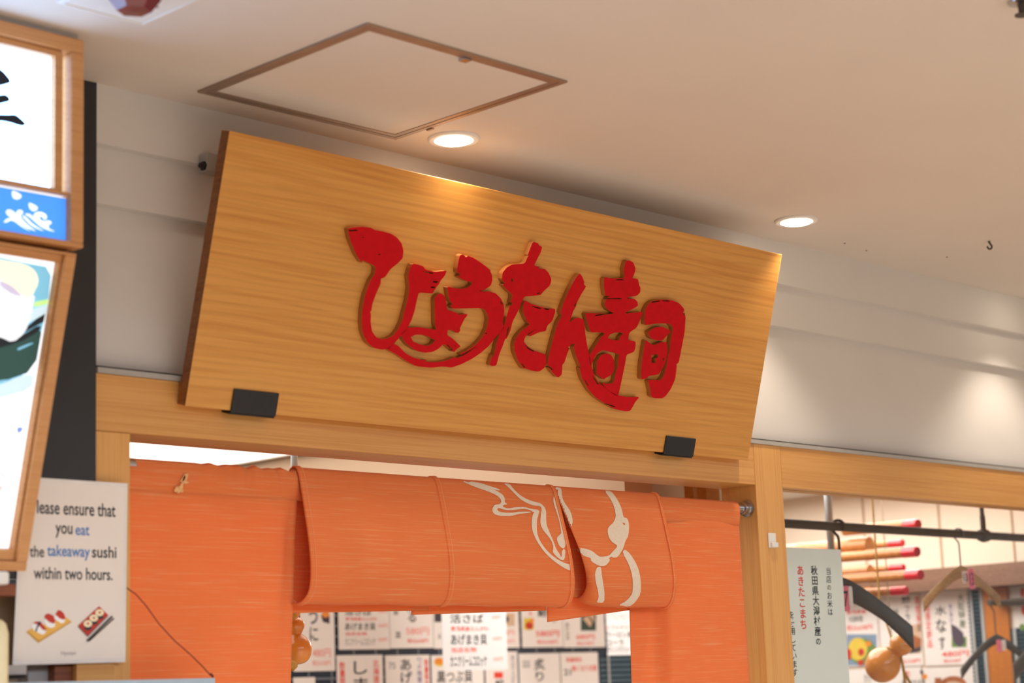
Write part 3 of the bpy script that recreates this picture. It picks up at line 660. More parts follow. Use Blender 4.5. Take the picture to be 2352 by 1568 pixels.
EM3 = [
 [(1072,152),(1132,158),(1135,240),(1165,300),(1215,370),(1235,450),(1225,500),(1205,525),(1190,505),(1160,430),(1135,350),(1110,270),(1090,200)],
 [(1518,183),(1575,188),(1610,225),(1650,290),(1675,350),(1690,425),(1725,430),(1742,490),(1735,590),(1705,640),(1690,700),(1640,780),(1600,788),(1580,775),(1560,790),(1570,810),(1530,860),(1470,862),(1395,815),(1400,790),(1340,770),(1290,740),(1262,700),(1330,700),(1400,720),(1450,760),(1480,780),(1560,770),(1590,735),(1630,695),(1630,670),(1590,650),(1560,610),(1545,550),(1555,510),(1600,470),(1622,420),(1610,340),(1575,260)],
 [(1455,868),(1488,870),(1492,920),(1505,1010),(1520,1090),(1518,1190),(1445,1185),(1468,1150),(1462,1080),(1440,1000),(1433,920)],
 [(1700,710),(1745,745),(1795,820),(1830,900),(1847,1000),(1845,1110),(1800,1180),(1745,1225),(1640,1212),(1720,1170),(1770,1110),(1775,1040),(1770,950),(1740,850),(1680,740)]]
EH = [[(1680,470),(1700,475),(1705,492),(1690,490)]]
def project(polys, holes, src, name):
    bvh = BVHTree.FromPolygons([Vector(v) for v in src.v], src.f)
    for P in polys:
        V, F = fill([zz(chaikin(P, 1), *Z5)], [zz(H, *Z5) for H in holes], 3.0)
        vs = []; okv = []
        for x, y in V:
            d = dirpx(x, y).normalized(); hit = bvh.ray_cast(CAM, d)
            okv.append(hit[0] is not None)
            if hit[0] is None: vs.append(CAM); continue
            n = hit[1] if hit[1].dot(d) < 0 else -hit[1]
            vs.append(hit[0]+n*.0012)
        F = [f for f in F if all(okv[i] for i in f) and max((vs[f[i]]-vs[f[i-1]]).length for i in range(3)) < .02]
        used = sorted({i for f in F for i in f}); mp = {i: k for k, i in enumerate(used)}
        if F: part(name, MB().add([vs[i] for i in used], [tuple(mp[i] for i in f) for f in F]), M['emblem'], noren, smooth=True)
project(EM2, [], F2, 'brush_stroke'); project(EM3, EH, F3, 'brush_stroke')
# worn spot and tear on the left panel
PLN = YP(YR-.0172)
def wornpatch(P, mat, name, off, label):
    part(name, MB().shape(PLN, fill([[PLN.uv(x, y, off) for x, y in reversed(P)]]), off), mat, noren, label)
_rg = random.Random(3)
wornpatch(zz([(606+math.cos(t)*rr*1.15, 574+math.sin(t)*rr*.85) for t, rr in ((2*math.pi*k/26, _rg.uniform(38, 60) if k % 2 else _rg.uniform(28, 44)) for k in range(26))], 280, 1000, 4.6125), M['worn'], 'worn_patch', .0004, 'frayed pale patch')
wornpatch(zz([(612,540),(628,505),(648,500),(640,545),(655,520),(650,552)], 280, 1000, 4.6125), M['worn'], 'worn_patch', .0005, 'frayed pale threads')
wornpatch(zz([(605,495),(640,450),(660,410),(695,395),(708,410),(695,460),(680,480),(720,500),(690,508),(645,512),(655,530),(640,545),(625,530),(640,500),(620,485)], 280, 1000, 4.6125), M['worn'], 'worn_patch', .0004, 'frayed pale patch')
wornpatch(zz([(640,482),(652,445),(666,422),(676,432),(668,456),(654,480)], 280, 1000, 4.6125), M['hole'], 'tear', .0008, 'dark tear')

# small white plug on the right post
b = YP(D).box((1763, 1224, 1781, 1258))
t = thing('adhesive_hook', 'small white adhesive hook on the right door post', 'hook', ((b[0]+b[2])/2, D, 1.6+b[1]))
part('plate', MB().box(b[0], D-.004, 1.6+b[1], b[2]-.002, D-.0006, 1.6+b[3]), M['white'], t, bevel=.0012)
part('lip', MB().box(b[0]+.006, D-.009, 1.6+b[1]+.001, b[2], D-.004, 1.6+b[1]+.013), M['white'], t, bevel=.0015)

# ------------------------------------------------------------ lit signs on the left
LY = 2.555
LPn = YP(LY)
ux = LPn.uv(193, 330)[0]; uz0 = LPn.uv(194, 570)[1]; 
XL = ux-1.5
lb = thing('lightbox', 'upper wooden lightbox with a black character on lit white and a blue wave band', 'lit sign', (ux-.4, LY+.08, 1.6+uz0))
def rectframe(mb, pl, o, i, d0, d1):
    """frame between outer and inner boxes (u0,v0,u1,v1), from depth d0 to d1"""
    for (a, b_, c, d) in ((o[0], o[1], o[2], i[1]), (o[0], i[3], o[2], o[3]), (o[0], i[1], i[0], i[3]), (i[2], i[1], o[2], i[3])):
        mb.obox(pl.p(a, b_, d0), pl.U*(c-a), pl.V*(d-b_), pl.N*(d1-d0))
    return mb
zt = ZC-1.6-.012
wx = LPn.uv(133, 260)[0]; w1 = LPn.uv(147, 260)[0]
pt = LPn.uv(60, 108)[1]; pb = LPn.uv(60, 417)[1]
bt = LPn.uv(80, 437)[1]; bb = LPn.uv(80, 537)[1]; bx = LPn.uv(163, 500)[0]
part('case', rectframe(MB(), LPn, (XL, uz0, ux, zt), (XL+.03, bb-.002, bx+.001, LPn.uv(60, 92)[1]), -.03, 0).obox(LPn.p(XL, uz0, -.17), LPn.U*(ux-XL-.006), LPn.V*(zt-uz0), LPn.N*.139)
     .obox(LPn.p(XL+.03, bt+.003, -.03), LPn.U*(bx-XL-.03), LPn.V*(pb-bt-.006), LPn.N*.026), M['boxwood'], lb, bevel=.002)
part('inner_frame', rectframe(MB(), LPn, (XL+.032, pb-.003, LPn.uv(150, 260)[0], LPn.uv(60, 94)[1]), (XL+.045, pb, wx, pt), -.022, -.008), M['boxwood'], lb)
part('head_strip', MB().box(LPn.p(XL, 0).x, LY+.012, ZC-.0118, LPn.p(ux-.004, 0).x, LY+.1, ZC-.0004), M['flash'], lb, 'grey strip under the ceiling')
pan = part('lit_panel', MB().obox(LPn.p(XL+.04, pb-.002, -.029), LPn.U*(bx-XL-.045), LPn.V*(LPn.uv(60, 94)[1]-pb), LPn.N*.008), M['lit'], lb, 'lit white panel')
Zk = (0, 0, 3.92)
KJ = [[(-60,600),(0,622),(40,652),(97,725),(90,745),(60,755),(0,770),(-80,790),(-120,740)], [(-150,880),(0,855),(50,850),(80,872),(95,910),(0,932),(-150,960)], [(-200,1060),(0,1030),(60,1033),(140,1030),(180,1060),(238,1115),(215,1132),(180,1130),(90,1100),(0,1085),(-200,1110)], [(-40,1085),(0,1200),(0,1290),(-60,1420),(-90,1400),(-80,1085)], [(-110,420),(-30,440),(-40,980),(-100,1030)]]
for K in KJ:
    P = [LPn.uv(x, y, -.0195) for x, y in reversed(zz(chaikin(K, 1), *Zk))]
    part('character', MB().shape(LPn, fill([P]), -.0195, .0012), M['litink'], lb)
part('blue_panel', MB().obox(LPn.p(XL+.03, bb, -.029), LPn.U*(bx-XL-.03), LPn.V*(bt-bb), LPn.N*.012), M['lit'], lb, 'lit white edge of the blue band')
bu = LPn.box((0, 446, 153, 545), -.0165)
vt = LPn.uv(80, 446, -.0165)[1]
part('blue_face', MB().shape(LPn, ([(XL+.03, bb+.001), (LPn.uv(153, 500, -.0165)[0], bb+.001), (LPn.uv(153, 500, -.0165)[0], LPn.uv(152, 456, -.0165)[1]), (XL+.03, LPn.uv(152, 456, -.0165)[1])], [(0, 1, 2, 3)]), -.0165), M['litblue'], lb, 'lit blue band')
Zw = (0, 380, 4.9)
WV = [[(135,283),(170,290),(245,332),(235,365),(195,383),(150,370),(135,330)], [(320,418),(355,425),(428,467),(418,500),(375,518),(330,482)],
 [(65,520),(80,500),(110,495),(150,515),(190,550),(185,520),(205,500),(240,500),(260,520),(255,545),(225,552),(235,580),(210,600),(180,598),(130,590),(80,552)],
 [(35,640),(75,600),(130,588),(180,605),(240,660),(300,705),(350,742),(290,715),(230,680),(170,630),(120,612),(80,640)],
 [(180,598),(225,570),(290,650),(360,705),(415,740),(350,722),(270,675)],
 [(230,552),(290,575),(350,640),(420,692),(510,742),(430,718),(340,668),(270,590)],
 [(270,545),(310,540),(350,552),(430,640),(500,690),(560,712),(630,748),(540,728),(460,690),(390,630),(330,575)],
 [(375,555),(410,522),(470,522),(515,548),(530,575),(520,605),(495,612),(480,580),(455,570),(440,590),(460,615),(500,630),(540,616),(575,628),(582,650),(560,665),(530,660),(555,680),(545,705),(510,695),(440,640),(390,590)]]
for K in WV:
    P = [LPn.uv(x, y, -.0158) for x, y in reversed(zz(chaikin(K, 2), *Zw))]
    part('wave_emblem', MB().shape(LPn, fill([P]), -.0158), M['pw'], lb)
# lower, tilted picture box
TL = math.radians(16.1)
o0 = at(177, 583, 1, LY+.008)
TP = Plane(o0, (1, 0, 0), (0, -math.sin(TL), math.cos(TL)))
vb = TP.uv(62, 1312)[1]
pb_ = thing('picture_lightbox', 'tilted wooden lightbox with a lit sushi photograph, below the blue wave band', 'lit sign', TP.p(-.4, vb, -.05))
def tu(x, y, off=0): return TP.uv(x, y, off)
io = (-.9, tu(20, 1283)[1], tu(150, 620)[0], tu(60, 578)[1])
out_ = (-.93, vb, 0, 0)
i1 = (-.9, tu(40, 1290)[1], tu(143, 640)[0], tu(80, 574)[1])
part('case', rectframe(MB(), TP, out_, i1, -.03, 0).obox(TP.p(-.93, vb, -.034), TP.U*.93, TP.V*(-vb-.03), TP.N*.003), M['boxwood'], pb_, bevel=.002)
i2 = (-.885, tu(20, 1262, -.012)[1], tu(128, 640, -.012)[0], tu(60, 592, -.012)[1])
part('inner_frame', rectframe(MB(), TP, (i1[0]+.001, i1[1]+.001, i1[2]-.001, i1[3]-.001), i2, -.024, -.009), M['boxwood'], pb_)
part('photo', MB().obox(TP.p(-.89, i2[1]-.004, -.029), TP.U*(i2[2]+.89+.004), TP.V*(i2[3]-i2[1]+.008), TP.N*.006), M['pw'], pb_, 'lit sushi photograph')
Zp = (0, 560, 2.063)
PH = [('pteal', [(-200,20),(120,90),(245,112),(228,280),(150,620),(-200,820)]), ('pdark', [(-200,380),(120,400),(200,330),(225,285),(215,330),(205,380),(-200,560)]), ('pgreen', [(-200,500),(60,460),(205,370),(165,600),(0,655),(-200,700)]),  # the dark pieces are the leaf's printed stripes
      ('pdark', [(-200,440),(40,445),(110,430),(195,380),(190,410),(90,470),(-200,540)]), ('pteal', [(80,495),(140,470),(165,468),(120,490),(85,505)]), ('ppale', [(-200,720),(0,660),(160,605),(152,690),(0,730),(-200,780)]),
      ('pteal', [(-200,690),(0,645),(70,640),(0,665),(-200,720)]), ('plime', [(165,275),(228,262),(226,285),(160,300)]), ('ppale', [(150,310),(225,285),(222,325),(120,385)]),
      ('price', [(-200,100),(0,150),(170,230),(150,330),(120,420),(60,468),(0,440),(-200,400)]), ('pcream', [(-200,30),(0,75),(120,95),(170,130),(185,180),(150,250),(120,255),(70,215),(0,165),(-200,110)]), ('plilac', [(0,170),(60,200),(110,250),(60,240),(0,200)]),
      ('pblue', [(80,872),(95,866),(110,872),(104,885),(90,898),(82,890)]), ('plilac', [(0,1075),(30,1100),(60,1150),(72,1180),(62,1160),(25,1110),(0,1090)]), ('pred', [(0,1140),(8,1150),(4,1175),(0,1185)])]
umax = i2[2]+.002
for k, (mm, P) in enumerate(PH):
    off = -.0228+.0002*k
    Q = [TP.uv(x, y, off) for x, y in reversed(zz(P if len(P) < 5 else chaikin(P, 1), *Zp))]
    Q = [(min(max(u, -.885), umax), v) for u, v in Q]
    part('photo_detail', MB().shape(TP, fill([Q]), off), M[mm], pb_)

# ------------------------------------------------------------ notice on the left post
NY = D-.0192
NP = YP(NY)
nt_ = thing('notice', 'laminated takeaway sushi notice beside the orange curtain, on the left door post', 'notice', at(160, 1525, 1, NY))
n00 = NP.uv(29, 1527); n10 = NP.uv(288, 1520); n11 = NP.uv(293, 1110); n01 = (NP.uv(41, 1315)[0]+.006, NP.uv(97, 1097)[1])
part('sheet', MB().shape(NP, ([n00, n10, n11, n01], [(0, 1, 2, 3)]), 0, .0012), M['lamedge'], nt_)
ins = .006
part('printed_face', MB().shape(NP, ([(n00[0]+ins, n00[1]+ins), (n10[0]-ins, n10[1]+ins), (n11[0]-ins, n11[1]-ins), (n01[0]+ins, n01[1]-ins)], [(0, 1, 2, 3)]), .0002), M['lam'], nt_)
def nb(x0, y0, x1, y1): return NP.box((x0, y0, x1, y1))
for s, bx_ in (('Please ensure that', (71, 1152, 265, 1183)), ('you', (127, 1206, 166, 1235)), ('the', (68, 1253, 101, 1279)), ('sushi', (211, 1254, 267, 1281)), ('within two hours.', (77, 1303, 258, 1331))):
    part('lettering', letters(MB(), NP, s, nb(*bx_), .0006, .012), M['ink'], nt_)
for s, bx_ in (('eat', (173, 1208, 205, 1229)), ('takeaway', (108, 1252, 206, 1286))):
    part('lettering', letters(MB(), NP, s, nb(*bx_), .0006, .012), M['blue'], nt_, 'black lettering with a blue reflection painted in')
hy_ = MB(); letters(hy_, NP, 'Hyotan', nb(140, 1494, 174, 1507), .0006, 0); part('lettering', hy_, M['grey'], nt_, 'small grey lettering')
Zn = (0, 1290, 5.64)
ND = [('f_gold2', [(345,915),(495,1050),(925,780),(925,760),(500,1010),(345,895)]), ('f_gold', [(345,895),(405,865),(850,715),(925,765),(505,1015)]),
      ('f_wh', [(720,690),(700,730),(790,795),(830,785),(845,745)]), ('f_wh', [(570,760),(600,830),(660,858),(710,840),(715,790),(590,740)]), ('f_wh', [(410,830),(440,890),(540,942),(580,930),(600,890),(520,840),(440,790)]),
      ('f_red', [(720,680),(750,625),(790,630),(830,670),(848,720),(830,750),(770,730)]), ('f_red', [(575,720),(590,680),(630,668),(690,695),(720,760),(700,800),(640,780)]), ('f_red', [(425,795),(470,770),(530,780),(600,870),(590,890),(545,870),(500,810)]), ('f_dk', [(500,770),(535,775),(520,810),(490,850),(475,905),(455,895),(475,840)]),
      ('f_dk', [(1015,840),(1135,970),(1400,700),(1395,680),(1130,950),(1015,825)]), ('f_red', [(1015,825),(1285,575),(1400,685),(1135,955)])]
for cx_, cy_ in ((1290, 665), (1215, 735), (1138, 808)):
    ND += [('f_dk', [(cx_-50, cy_), (cx_+54, cy_), (cx_+44, cy_+70), (cx_, cy_+82), (cx_-40, cy_+66)]), ('f_rc', ellipse(cx_, cy_-8, 56, 46)), ('f_red', ellipse(cx_+2, cy_-10, 16, 13))]
ND += [('gap', [(1120,1020),(1450,695),(1462,712),(1145,1030)]), ('gap', [(1140,1030),(1470,725),(1485,735),(1160,1030)])]
for k, (mm, P) in enumerate(ND):
    off = .0005+.00012*k
    part('picture', MB().shape(NP, fill([[NP.uv(x, y, off) for x, y in reversed(zz(P, *Zn))]]), off), M[mm], nt_)
# acrylic sheet below and the thin wire
AY = D-.09
AP = YP(AY)
a0 = AP.uv(-120, 1568); a1 = AP.uv(495, 1556)
solo('menu_stand', MB().obox(AP.p(a0[0], a1[1]-.3, 0), AP.U*(a1[0]-a0[0]), AP.V*.3, -AP.N*.012), M['acrylic'], 'pale blue board whose top edge shows under the notice', 'board', bevel=.002)
wp = [(292, 1350), (300, 1356), (312, 1364), (335, 1390), (365, 1432), (400, 1470), (440, 1505), (465, 1530), (484, 1551)]
wpts = [at(x, y, 1, D-.022-.055*i/8) for i, (x, y) in enumerate(wp)]
solo('wire', MB().tube(wpts, .0011, 8).tube([wpts[-1]+Vector((.004*math.sin(k*1.3), -.003+.002*math.cos(k), .004*math.cos(k*1.7))) for k in range(9)], .0009, 6), M['wire'], 'thin red brown wire across the left part of the orange curtain', 'wire', smooth=True)

# ------------------------------------------------------------ shop interior
YB, XS = 5.05, 5.95
BX = 3.4
bh = at(590, 1050, 0, BX)
ZI = bh.z
struct('ceiling.001', MB().box(1.0, D+.14, ZI, XS+2.6, YB+.6, ZI+.05), M['inceil'])
struct('wall_back', MB().box(1.0, YB, 0, XS+2.6, YB+.1, ZI), M['tile'])
zbm0, zbm1 = at(2230, 1352, 0, XS)[2], at(2230, 1298, 0, XS-.09)[2]
struct('wall_right', MB().box(XS, D+.14, 0, XS+.1, YB, ZI), M['inwall'])
struct('wall_right.001', MB().box(1.0, D+.14, 0, 1.1, YB, ZI), M['inwall'])
struct('trim_9', MB().box(XS-.09, D+.145, zbm0, XS-.0005, YB-.001, zbm1), M['brown'])
jn = MB()
for px, py in ((1984, 1190), (2160, 1230), (2330, 1260)):
    y = at(px, py, 0, XS)[1]; jn.box(XS-.003, y-.0035, zbm1, XS-.0002, y+.0035, ZI)
struct('trim_10', jn, M['beige'])
struct('trim_12', MB().box(BX+.101, 3.3, at(1000, 1190, 0, BX)[2], 4.36, 3.36, ZI-.0005), M['soffit'])
struct('trim_11', MB().box(BX, 2.95, at(1000, 1190, 0, BX)[2], BX+.1, YB-.002, ZI-.0005), M['soffit'])
glow = thing('ceiling_glow_panel', 'glowing panel added for the bright white shop ceiling, above the left of the curtain', 'ceiling light', (2.6, 4.0, ZI))
part('diffuser', MB().box(1.9, 3.0, ZI-.012, BX-.03, 4.98, ZI-.002), M['ceilglow'], glow)  # added glowing slab that makes the shop ceiling bright white
part('frame', ring(MB(), 1.88, 2.98, BX-.01, 5.0, .02, ZI-.016, ZI-.0005), M['white'], glow)
area('shop_lamps', (5.0, 3.85, ZI-.02), 1.5, 36, (1, .96, .92), sizey=1.2)
# steel tubes
for (x0, x1, y, ylab) in ((668, 684, 3.25, 'chrome tube rising behind the curtain rod near the left panel'), (1897, 1914, 3.35, 'chrome tube behind the window, left of the hanging rail hook')):
    p0 = at((x0+x1)/2, 1060 if x0 < 1000 else 1200, 1, y); r = (x1-x0)/2/FPX*(p0-CAM).dot(FWD)
    zlo = p0.z-.4 if x0 < 1000 else at(1905, 1262, 1, y)[2]
    solo('steel_tube', MB().tube([(p0.x, y, zlo), (p0.x, y, ZI-.001)], r, 20), M['steel'], ylab, 'tube', smooth=True)
# slim posts seen above the right end of the curtain
for k, (x0, x1, y) in enumerate(((1592, 1606, 3.2), (1622, 1652, 3.1))):
    u0, u1 = YP(y).uv(x0, 1130)[0], YP(y).uv(x1, 1130)[0]
    solo('wooden_post', MB().box(u0, y, 0, u1, y+.03, ZI-.001), M['orangepost'], ['slimmer orange wooden post above the right end of the curtain', 'wider orange wooden post right beside the door post'][k], 'post')

# ---- menu papers
BK = YP(YB-.004); FR = YP(4.62); SD = XP(XS-.004)
LN = {'ink': 'black lettering', 'rink': 'red lettering', 'pink': 'pale red lettering', 'grey': 'grey lettering', 'purple': 'purple lettering', 'greenink': 'green lettering'}
def paper(pl, b, label, items=(), mat='paper', group='menu papers on the shop walls', tilt=0):
    u0, v0, u1, v1 = pl.box(b)
    t = thing('menu_paper', label, 'menu', pl.p((u0+u1)/2, v0, 0), group)
    part('sheet', MB().obox(pl.p(u0, v0, 0), pl.U*(u1-u0), pl.V*(v1-v0), pl.N*.0008), M[mat], t)
    by = {}
    k = 0
    for it in items:
        kind, c, data, bb = it
        if kind == 'poly':
            P = [pl.uv(x, y, .0012+.0003*k) for x, y in reversed(data)]
            part('food_photo', MB().shape(pl, fill([P]), .0012+.0003*k), M[c], t); k += 1
        else:
            part('lettering', letters(MB(), pl, data, pl.box(bb), .0012, .014, vertical=(kind == 'v')), M[c], t, LN[c])
    if pl is FR:
        for u in (u0+.02, u1-.02): part('hanging_string', MB().tube([pl.p(u, v1-.004, -.001), pl.p(u, ZI-1.6, -.001)], .0008, 6), M['string'], t)
    return t
def rect(x0, y0, x1, y1): return [(x0, y0), (x1, y0), (x1, y1), (x0, y1)]
h_, v_, p_ = 'h', 'v', 'poly'
paper(BK, (672, 1290, 767, 1541), 'white menu sheet with sea urchin picture beside the gourds', [(h_, 'ink', 'う', (709, 1394, 729, 1433)), (h_, 'ink', 'に', (711, 1440, 730, 1472)), (p_, 'f_dk', [(737, 1412), (757, 1414), (757, 1432), (742, 1428)], 0), (p_, 'f_or', ellipse(748, 1410, 9, 8), 0), (h_, 'pink', '480円', (717, 1489, 759, 1509)), (h_, 'pink', '税込528円', (717, 1516, 759, 1528))], 'paper')
paper(BK, (776, 1300, 893, 1491), 'dim handwritten list sheet right of the narrow tile strip', [(h_, 'ink', '活さば', (791, 1398, 853, 1413)), (h_, 'rink', '青森県産えんがわ', (793, 1417, 866, 1425)), (h_, 'ink', 'あげまき貝', (792, 1430, 862, 1447)), (h_, 'rink', '当店名物', (793, 1451, 842, 1459)), (h_, 'grey', 'カニクリームコロッケ', (792, 1465, 862, 1482)), (h_, 'pink', '500円', (868, 1399, 889, 1408)), (h_, 'pink', '500円', (868, 1432, 890, 1441)), (h_, 'pink', '500円', (868, 1464, 889, 1473)), (h_, 'rink', '当店名物', (795, 1386, 840, 1394))])
paper(BK, (894, 1300, 993, 1488), 'menu sheet with large brush letters and a 580 yen price', [(v_, 'ink', '絶品', (903, 1372, 914, 1412)), (h_, 'ink', 'は', (934, 1382, 955, 1404)), (h_, 'ink', 'る', (936, 1407, 955, 1428)), (h_, 'pink', '580円', (932, 1440, 985, 1458)), (h_, 'rink', '税込638円', (935, 1466, 983, 1476)), (h_, 'ink', '皿', (908, 1451, 920, 1464))])
paper(BK, (994, 1300, 1190, 1488), 'menu sheet mostly hidden behind the bright hanging list', [(p_, 'f_dk', rect(998, 1396, 1014, 1428), 0), (p_, 'f_be', rect(1156, 1408, 1182, 1437), 0), (p_, 'f_db', ellipse(1163, 1422, 6, 8), 0), (h_, 'grey', '皿', (1005, 1456, 1013, 1466)), (h_, 'pink', '480円', (1140, 1446, 1181, 1459)), (h_, 'pink', '税込528円', (1140, 1467, 1181, 1477))])
paper(FR, (1013, 1250, 1161, 1539), 'bright white handwritten list hanging in front of the other menus', [(h_, 'rink', '当店名物', (1034, 1396, 1083, 1404)), (h_, 'ink', '活さば', (1033, 1410, 1110, 1431)), (h_, 'rink', '青森県産えんがわ', (1035, 1438, 1122, 1449)), (h_, 'ink', 'あげまき貝', (1035, 1456, 1118, 1481)), (h_, 'rink', '当店名物', (1036, 1486, 1094, 1498)), (h_, 'ink', 'カニクリームコロッケ', (1034, 1505, 1118, 1531)), (h_, 'pink', '500円', (1129, 1412, 1149, 1422)), (h_, 'pink', '500円', (1131, 1461, 1152, 1471)), (h_, 'pink', '500円', (1133, 1508, 1154, 1518))], 'paperb')
paper(BK, (1196, 1300, 1290, 1486), 'menu sheet with a red and yellow food picture and a red price', [(h_, 'ink', '鮑', (1234, 1397, 1256, 1416)), (h_, 'rink', '生', (1214, 1403, 1222, 1413)), (p_, 'f_yl', rect(1203, 1419, 1226, 1446), 0), (p_, 'f_red', ellipse(1216, 1436, 9, 9), 0), (p_, 'f_or', rect(1218, 1420, 1226, 1432), 0), (h_, 'rink', '580円', (1230, 1447, 1284, 1462)), (h_, 'rink', '税込638円', (1233, 1469, 1280, 1478)), (v_, 'grey', '一皿', (1268, 1405, 1276, 1430))])
paper(BK, (1291, 1300, 1386, 1486), 'menu sheet with a dark green fish picture under the red hem', [(p_, 'f_db', rect(1334, 1410, 1369, 1448), 0), (p_, 'f_be', [(1338, 1420), (1350, 1413), (1360, 1430), (1356, 1440)], 0), (p_, 'f_be', [(1352, 1412), (1364, 1410), (1366, 1430)], 0), (h_, 'rink', '680円', (1323, 1456, 1365, 1468)), (h_, 'rink', '税込748円', (1325, 1473, 1363, 1481)), (v_, 'grey', '鯵皿', (1299, 1428, 1307, 1470))])
paper(FR, (1390, 1250, 1482, 1504), 'bright drinks list hanging beside the right curtain panel', [(h_, 'grey', 'ノンアルコールビール', (1391, 1405, 1449, 1424)), (h_, 'ink', 'ビール', (1406, 1386, 1446, 1400)), (h_, 'rink', 'ソフトドリンク', (1392, 1435, 1462, 1446)), (h_, 'ink', 'ウーロン茶', (1393, 1450, 1452, 1464)), (h_, 'ink', 'コーラ', (1394, 1469, 1432, 1482)), (h_, 'ink', 'オレンジジュース', (1395, 1484, 1457, 1497))], 'paperb')
paper(BK, (674, 1555, 724, 1640), 'small blank white sheet under the sea urchin sheet', [])
paper(BK, (774, 1504, 880, 1660), 'menu sheet with a large brush letter between two red columns', [(h_, 'ink', 'し', (812, 1518, 843, 1548)), (h_, 'ink', 'ま', (812, 1556, 845, 1588)), (v_, 'rink', '数量限定', (779, 1519, 793, 1590)), (v_, 'rink', '北海道産', (856, 1514, 871, 1586))])
paper(BK, (886, 1504, 988, 1660), 'menu sheet with a purple and a red column, right of the large letter', [(v_, 'ink', 'あげ', (917, 1511, 946, 1570)), (h_, 'grey', '75', (892, 1521, 908, 1536)), (v_, 'purple', '旬の味覚', (957, 1508, 969, 1568)), (v_, 'rink', '数量限定', (974, 1513, 985, 1578))])
paper(BK, (992, 1504, 1112, 1660), 'menu sheet with an orange picture below the bright hanging list', [(p_, 'f_yl', ellipse(1010, 1520, 13, 10), 0), (p_, 'f_or', ellipse(1009, 1518, 11, 8), 0), (h_, 'ink', '黒つぶ貝', (1003, 1540, 1085, 1568))])
paper(BK, (1116, 1496, 1190, 1660), 'narrow menu sheet with a red stamp, left of the wall seam', [(p_, 'rink', rect(1135, 1543, 1155, 1557), 0), (h_, 'ink', '鯛', (1137, 1561, 1156, 1580)), (v_, 'grey', '本日入荷', (1173, 1503, 1183, 1570))])
paper(BK, (1194, 1500, 1288, 1660), 'menu sheet with two brush characters and grey marks', [(h_, 'ink', '炙', (1226, 1512, 1252, 1538)), (h_, 'ink', 'り', (1230, 1542, 1248, 1564)), (h_, 'grey', '皿皿', (1200, 1517, 1217, 1532))])
paper(BK, (1290, 1498, 1376, 1660), 'menu sheet with two red lines beside the grey blue blind', [(h_, 'rink', '数量限定', (1300, 1509, 1336, 1520)), (h_, 'rink', '無くなり次第', (1313, 1527, 1370, 1541)), (h_, 'ink', '21', (1295, 1536, 1311, 1550))])
# side wall behind the window
paper(SD, (1925, 1374, 2018, 1530), 'menu sheet with a salad picture behind the dark hanger', [(h_, 'ink', '串焼き', (1978, 1376, 2006, 1387)), (h_, 'rink', '青森県産', (1945, 1400, 1990, 1410)), (h_, 'ink', '大皿料理', (1950, 1414, 1982, 1428)), (h_, 'rink', '税込638円', (1945, 1434, 2004, 1447)), (p_, 'f_bl', rect(1944, 1456, 2014, 1528), 0), (p_, 'f_gr', ellipse(1980, 1495, 32, 30), 0), (p_, 'f_yl', ellipse(1970, 1490, 22, 26), 0), (p_, 'f_red', ellipse(1978, 1497, 7, 9), 0), (p_, 'f_red', ellipse(1949, 1502, 7, 13), 0), (p_, 'f_red', ellipse(1977, 1521, 7, 7), 0), (p_, 'f_or', ellipse(1994, 1478, 7, 6), 0), (p_, 'f_gr', ellipse(2002, 1498, 8, 9), 0)])
paper(SD, (2021, 1366, 2116, 1530), 'menu sheet with a fried food picture behind the hanging gourd', [(h_, 'ink', '鯵', (2071, 1369, 2092, 1385)), (v_, 'ink', 'フライ', (2078, 1388, 2092, 1446)), (v_, 'greenink', '揚物', (2050, 1398, 2066, 1440)), (v_, 'rink', '期間限定', (2104, 1368, 2114, 1450)), (p_, 'f_be', rect(2063, 1434, 2115, 1500), 0), (p_, 'f_br', [(2060, 1470), (2085, 1452), (2116, 1466), (2116, 1492), (2080, 1500), (2060, 1496)], 0), (p_, 'f_red', [(2066, 1484), (2090, 1474), (2100, 1486), (2080, 1496)], 0), (p_, 'f_dk', [(2075, 1496), (2115, 1484), (2115, 1495), (2090, 1500)], 0), (h_, 'rink', '税込528円', (2062, 1512, 2114, 1523))])
paper(SD, (2120, 1356, 2232, 1527), 'menu sheet with an eggplant picture beside the blue blind', [(h_, 'ink', '水', (2148, 1391, 2174, 1412)), (h_, 'ink', 'な', (2150, 1421, 2174, 1452)), (h_, 'ink', 'す', (2157, 1461, 2172, 1492)), (v_, 'greenink', '大阪特産', (2201, 1362, 2217, 1442)), (v_, 'purple', '浅漬け', (2180, 1386, 2189, 1432)), (v_, 'rink', '期間限定商品', (2126, 1364, 2139, 1488)), (p_, 'f_gr', rect(2186, 1462, 2220, 1486), 0), (p_, 'f_pu', [(2184, 1432), (2196, 1438), (2212, 1452), (2216, 1475), (2206, 1486), (2192, 1478), (2186, 1458)], 0), (h_, 'rink', '480円', (2163, 1494, 2226, 1508)), (h_, 'rink', '税込528円', (2168, 1513, 2208, 1521))])
paper(SD, (1950, 1534, 2120, 1660), 'lower menu sheet below the fried food sheet', [(v_, 'rink', '新鮮', (2076, 1540, 2092, 1562)), (p_, 'f_pu', ellipse(2117, 1543, 4, 5), 0), (p_, 'f_or', ellipse(2124, 1553, 6, 6), 0), (h_, 'ink', '大トロ', (1985, 1545, 2000, 1568)), (h_, 'ink', 'あじのたたき', (2072, 1560, 2126, 1576))])
paper(SD, (2124, 1531, 2244, 1660), 'lower menu sheet with a brown bowl picture beside the blue blind', [(p_, 'f_br', ellipse(2190, 1570, 30, 18), 0), (p_, 'f_be', ellipse(2190, 1574, 20, 10), 0), (p_, 'f_br', rect(2147, 1556, 2162, 1580), 0)])
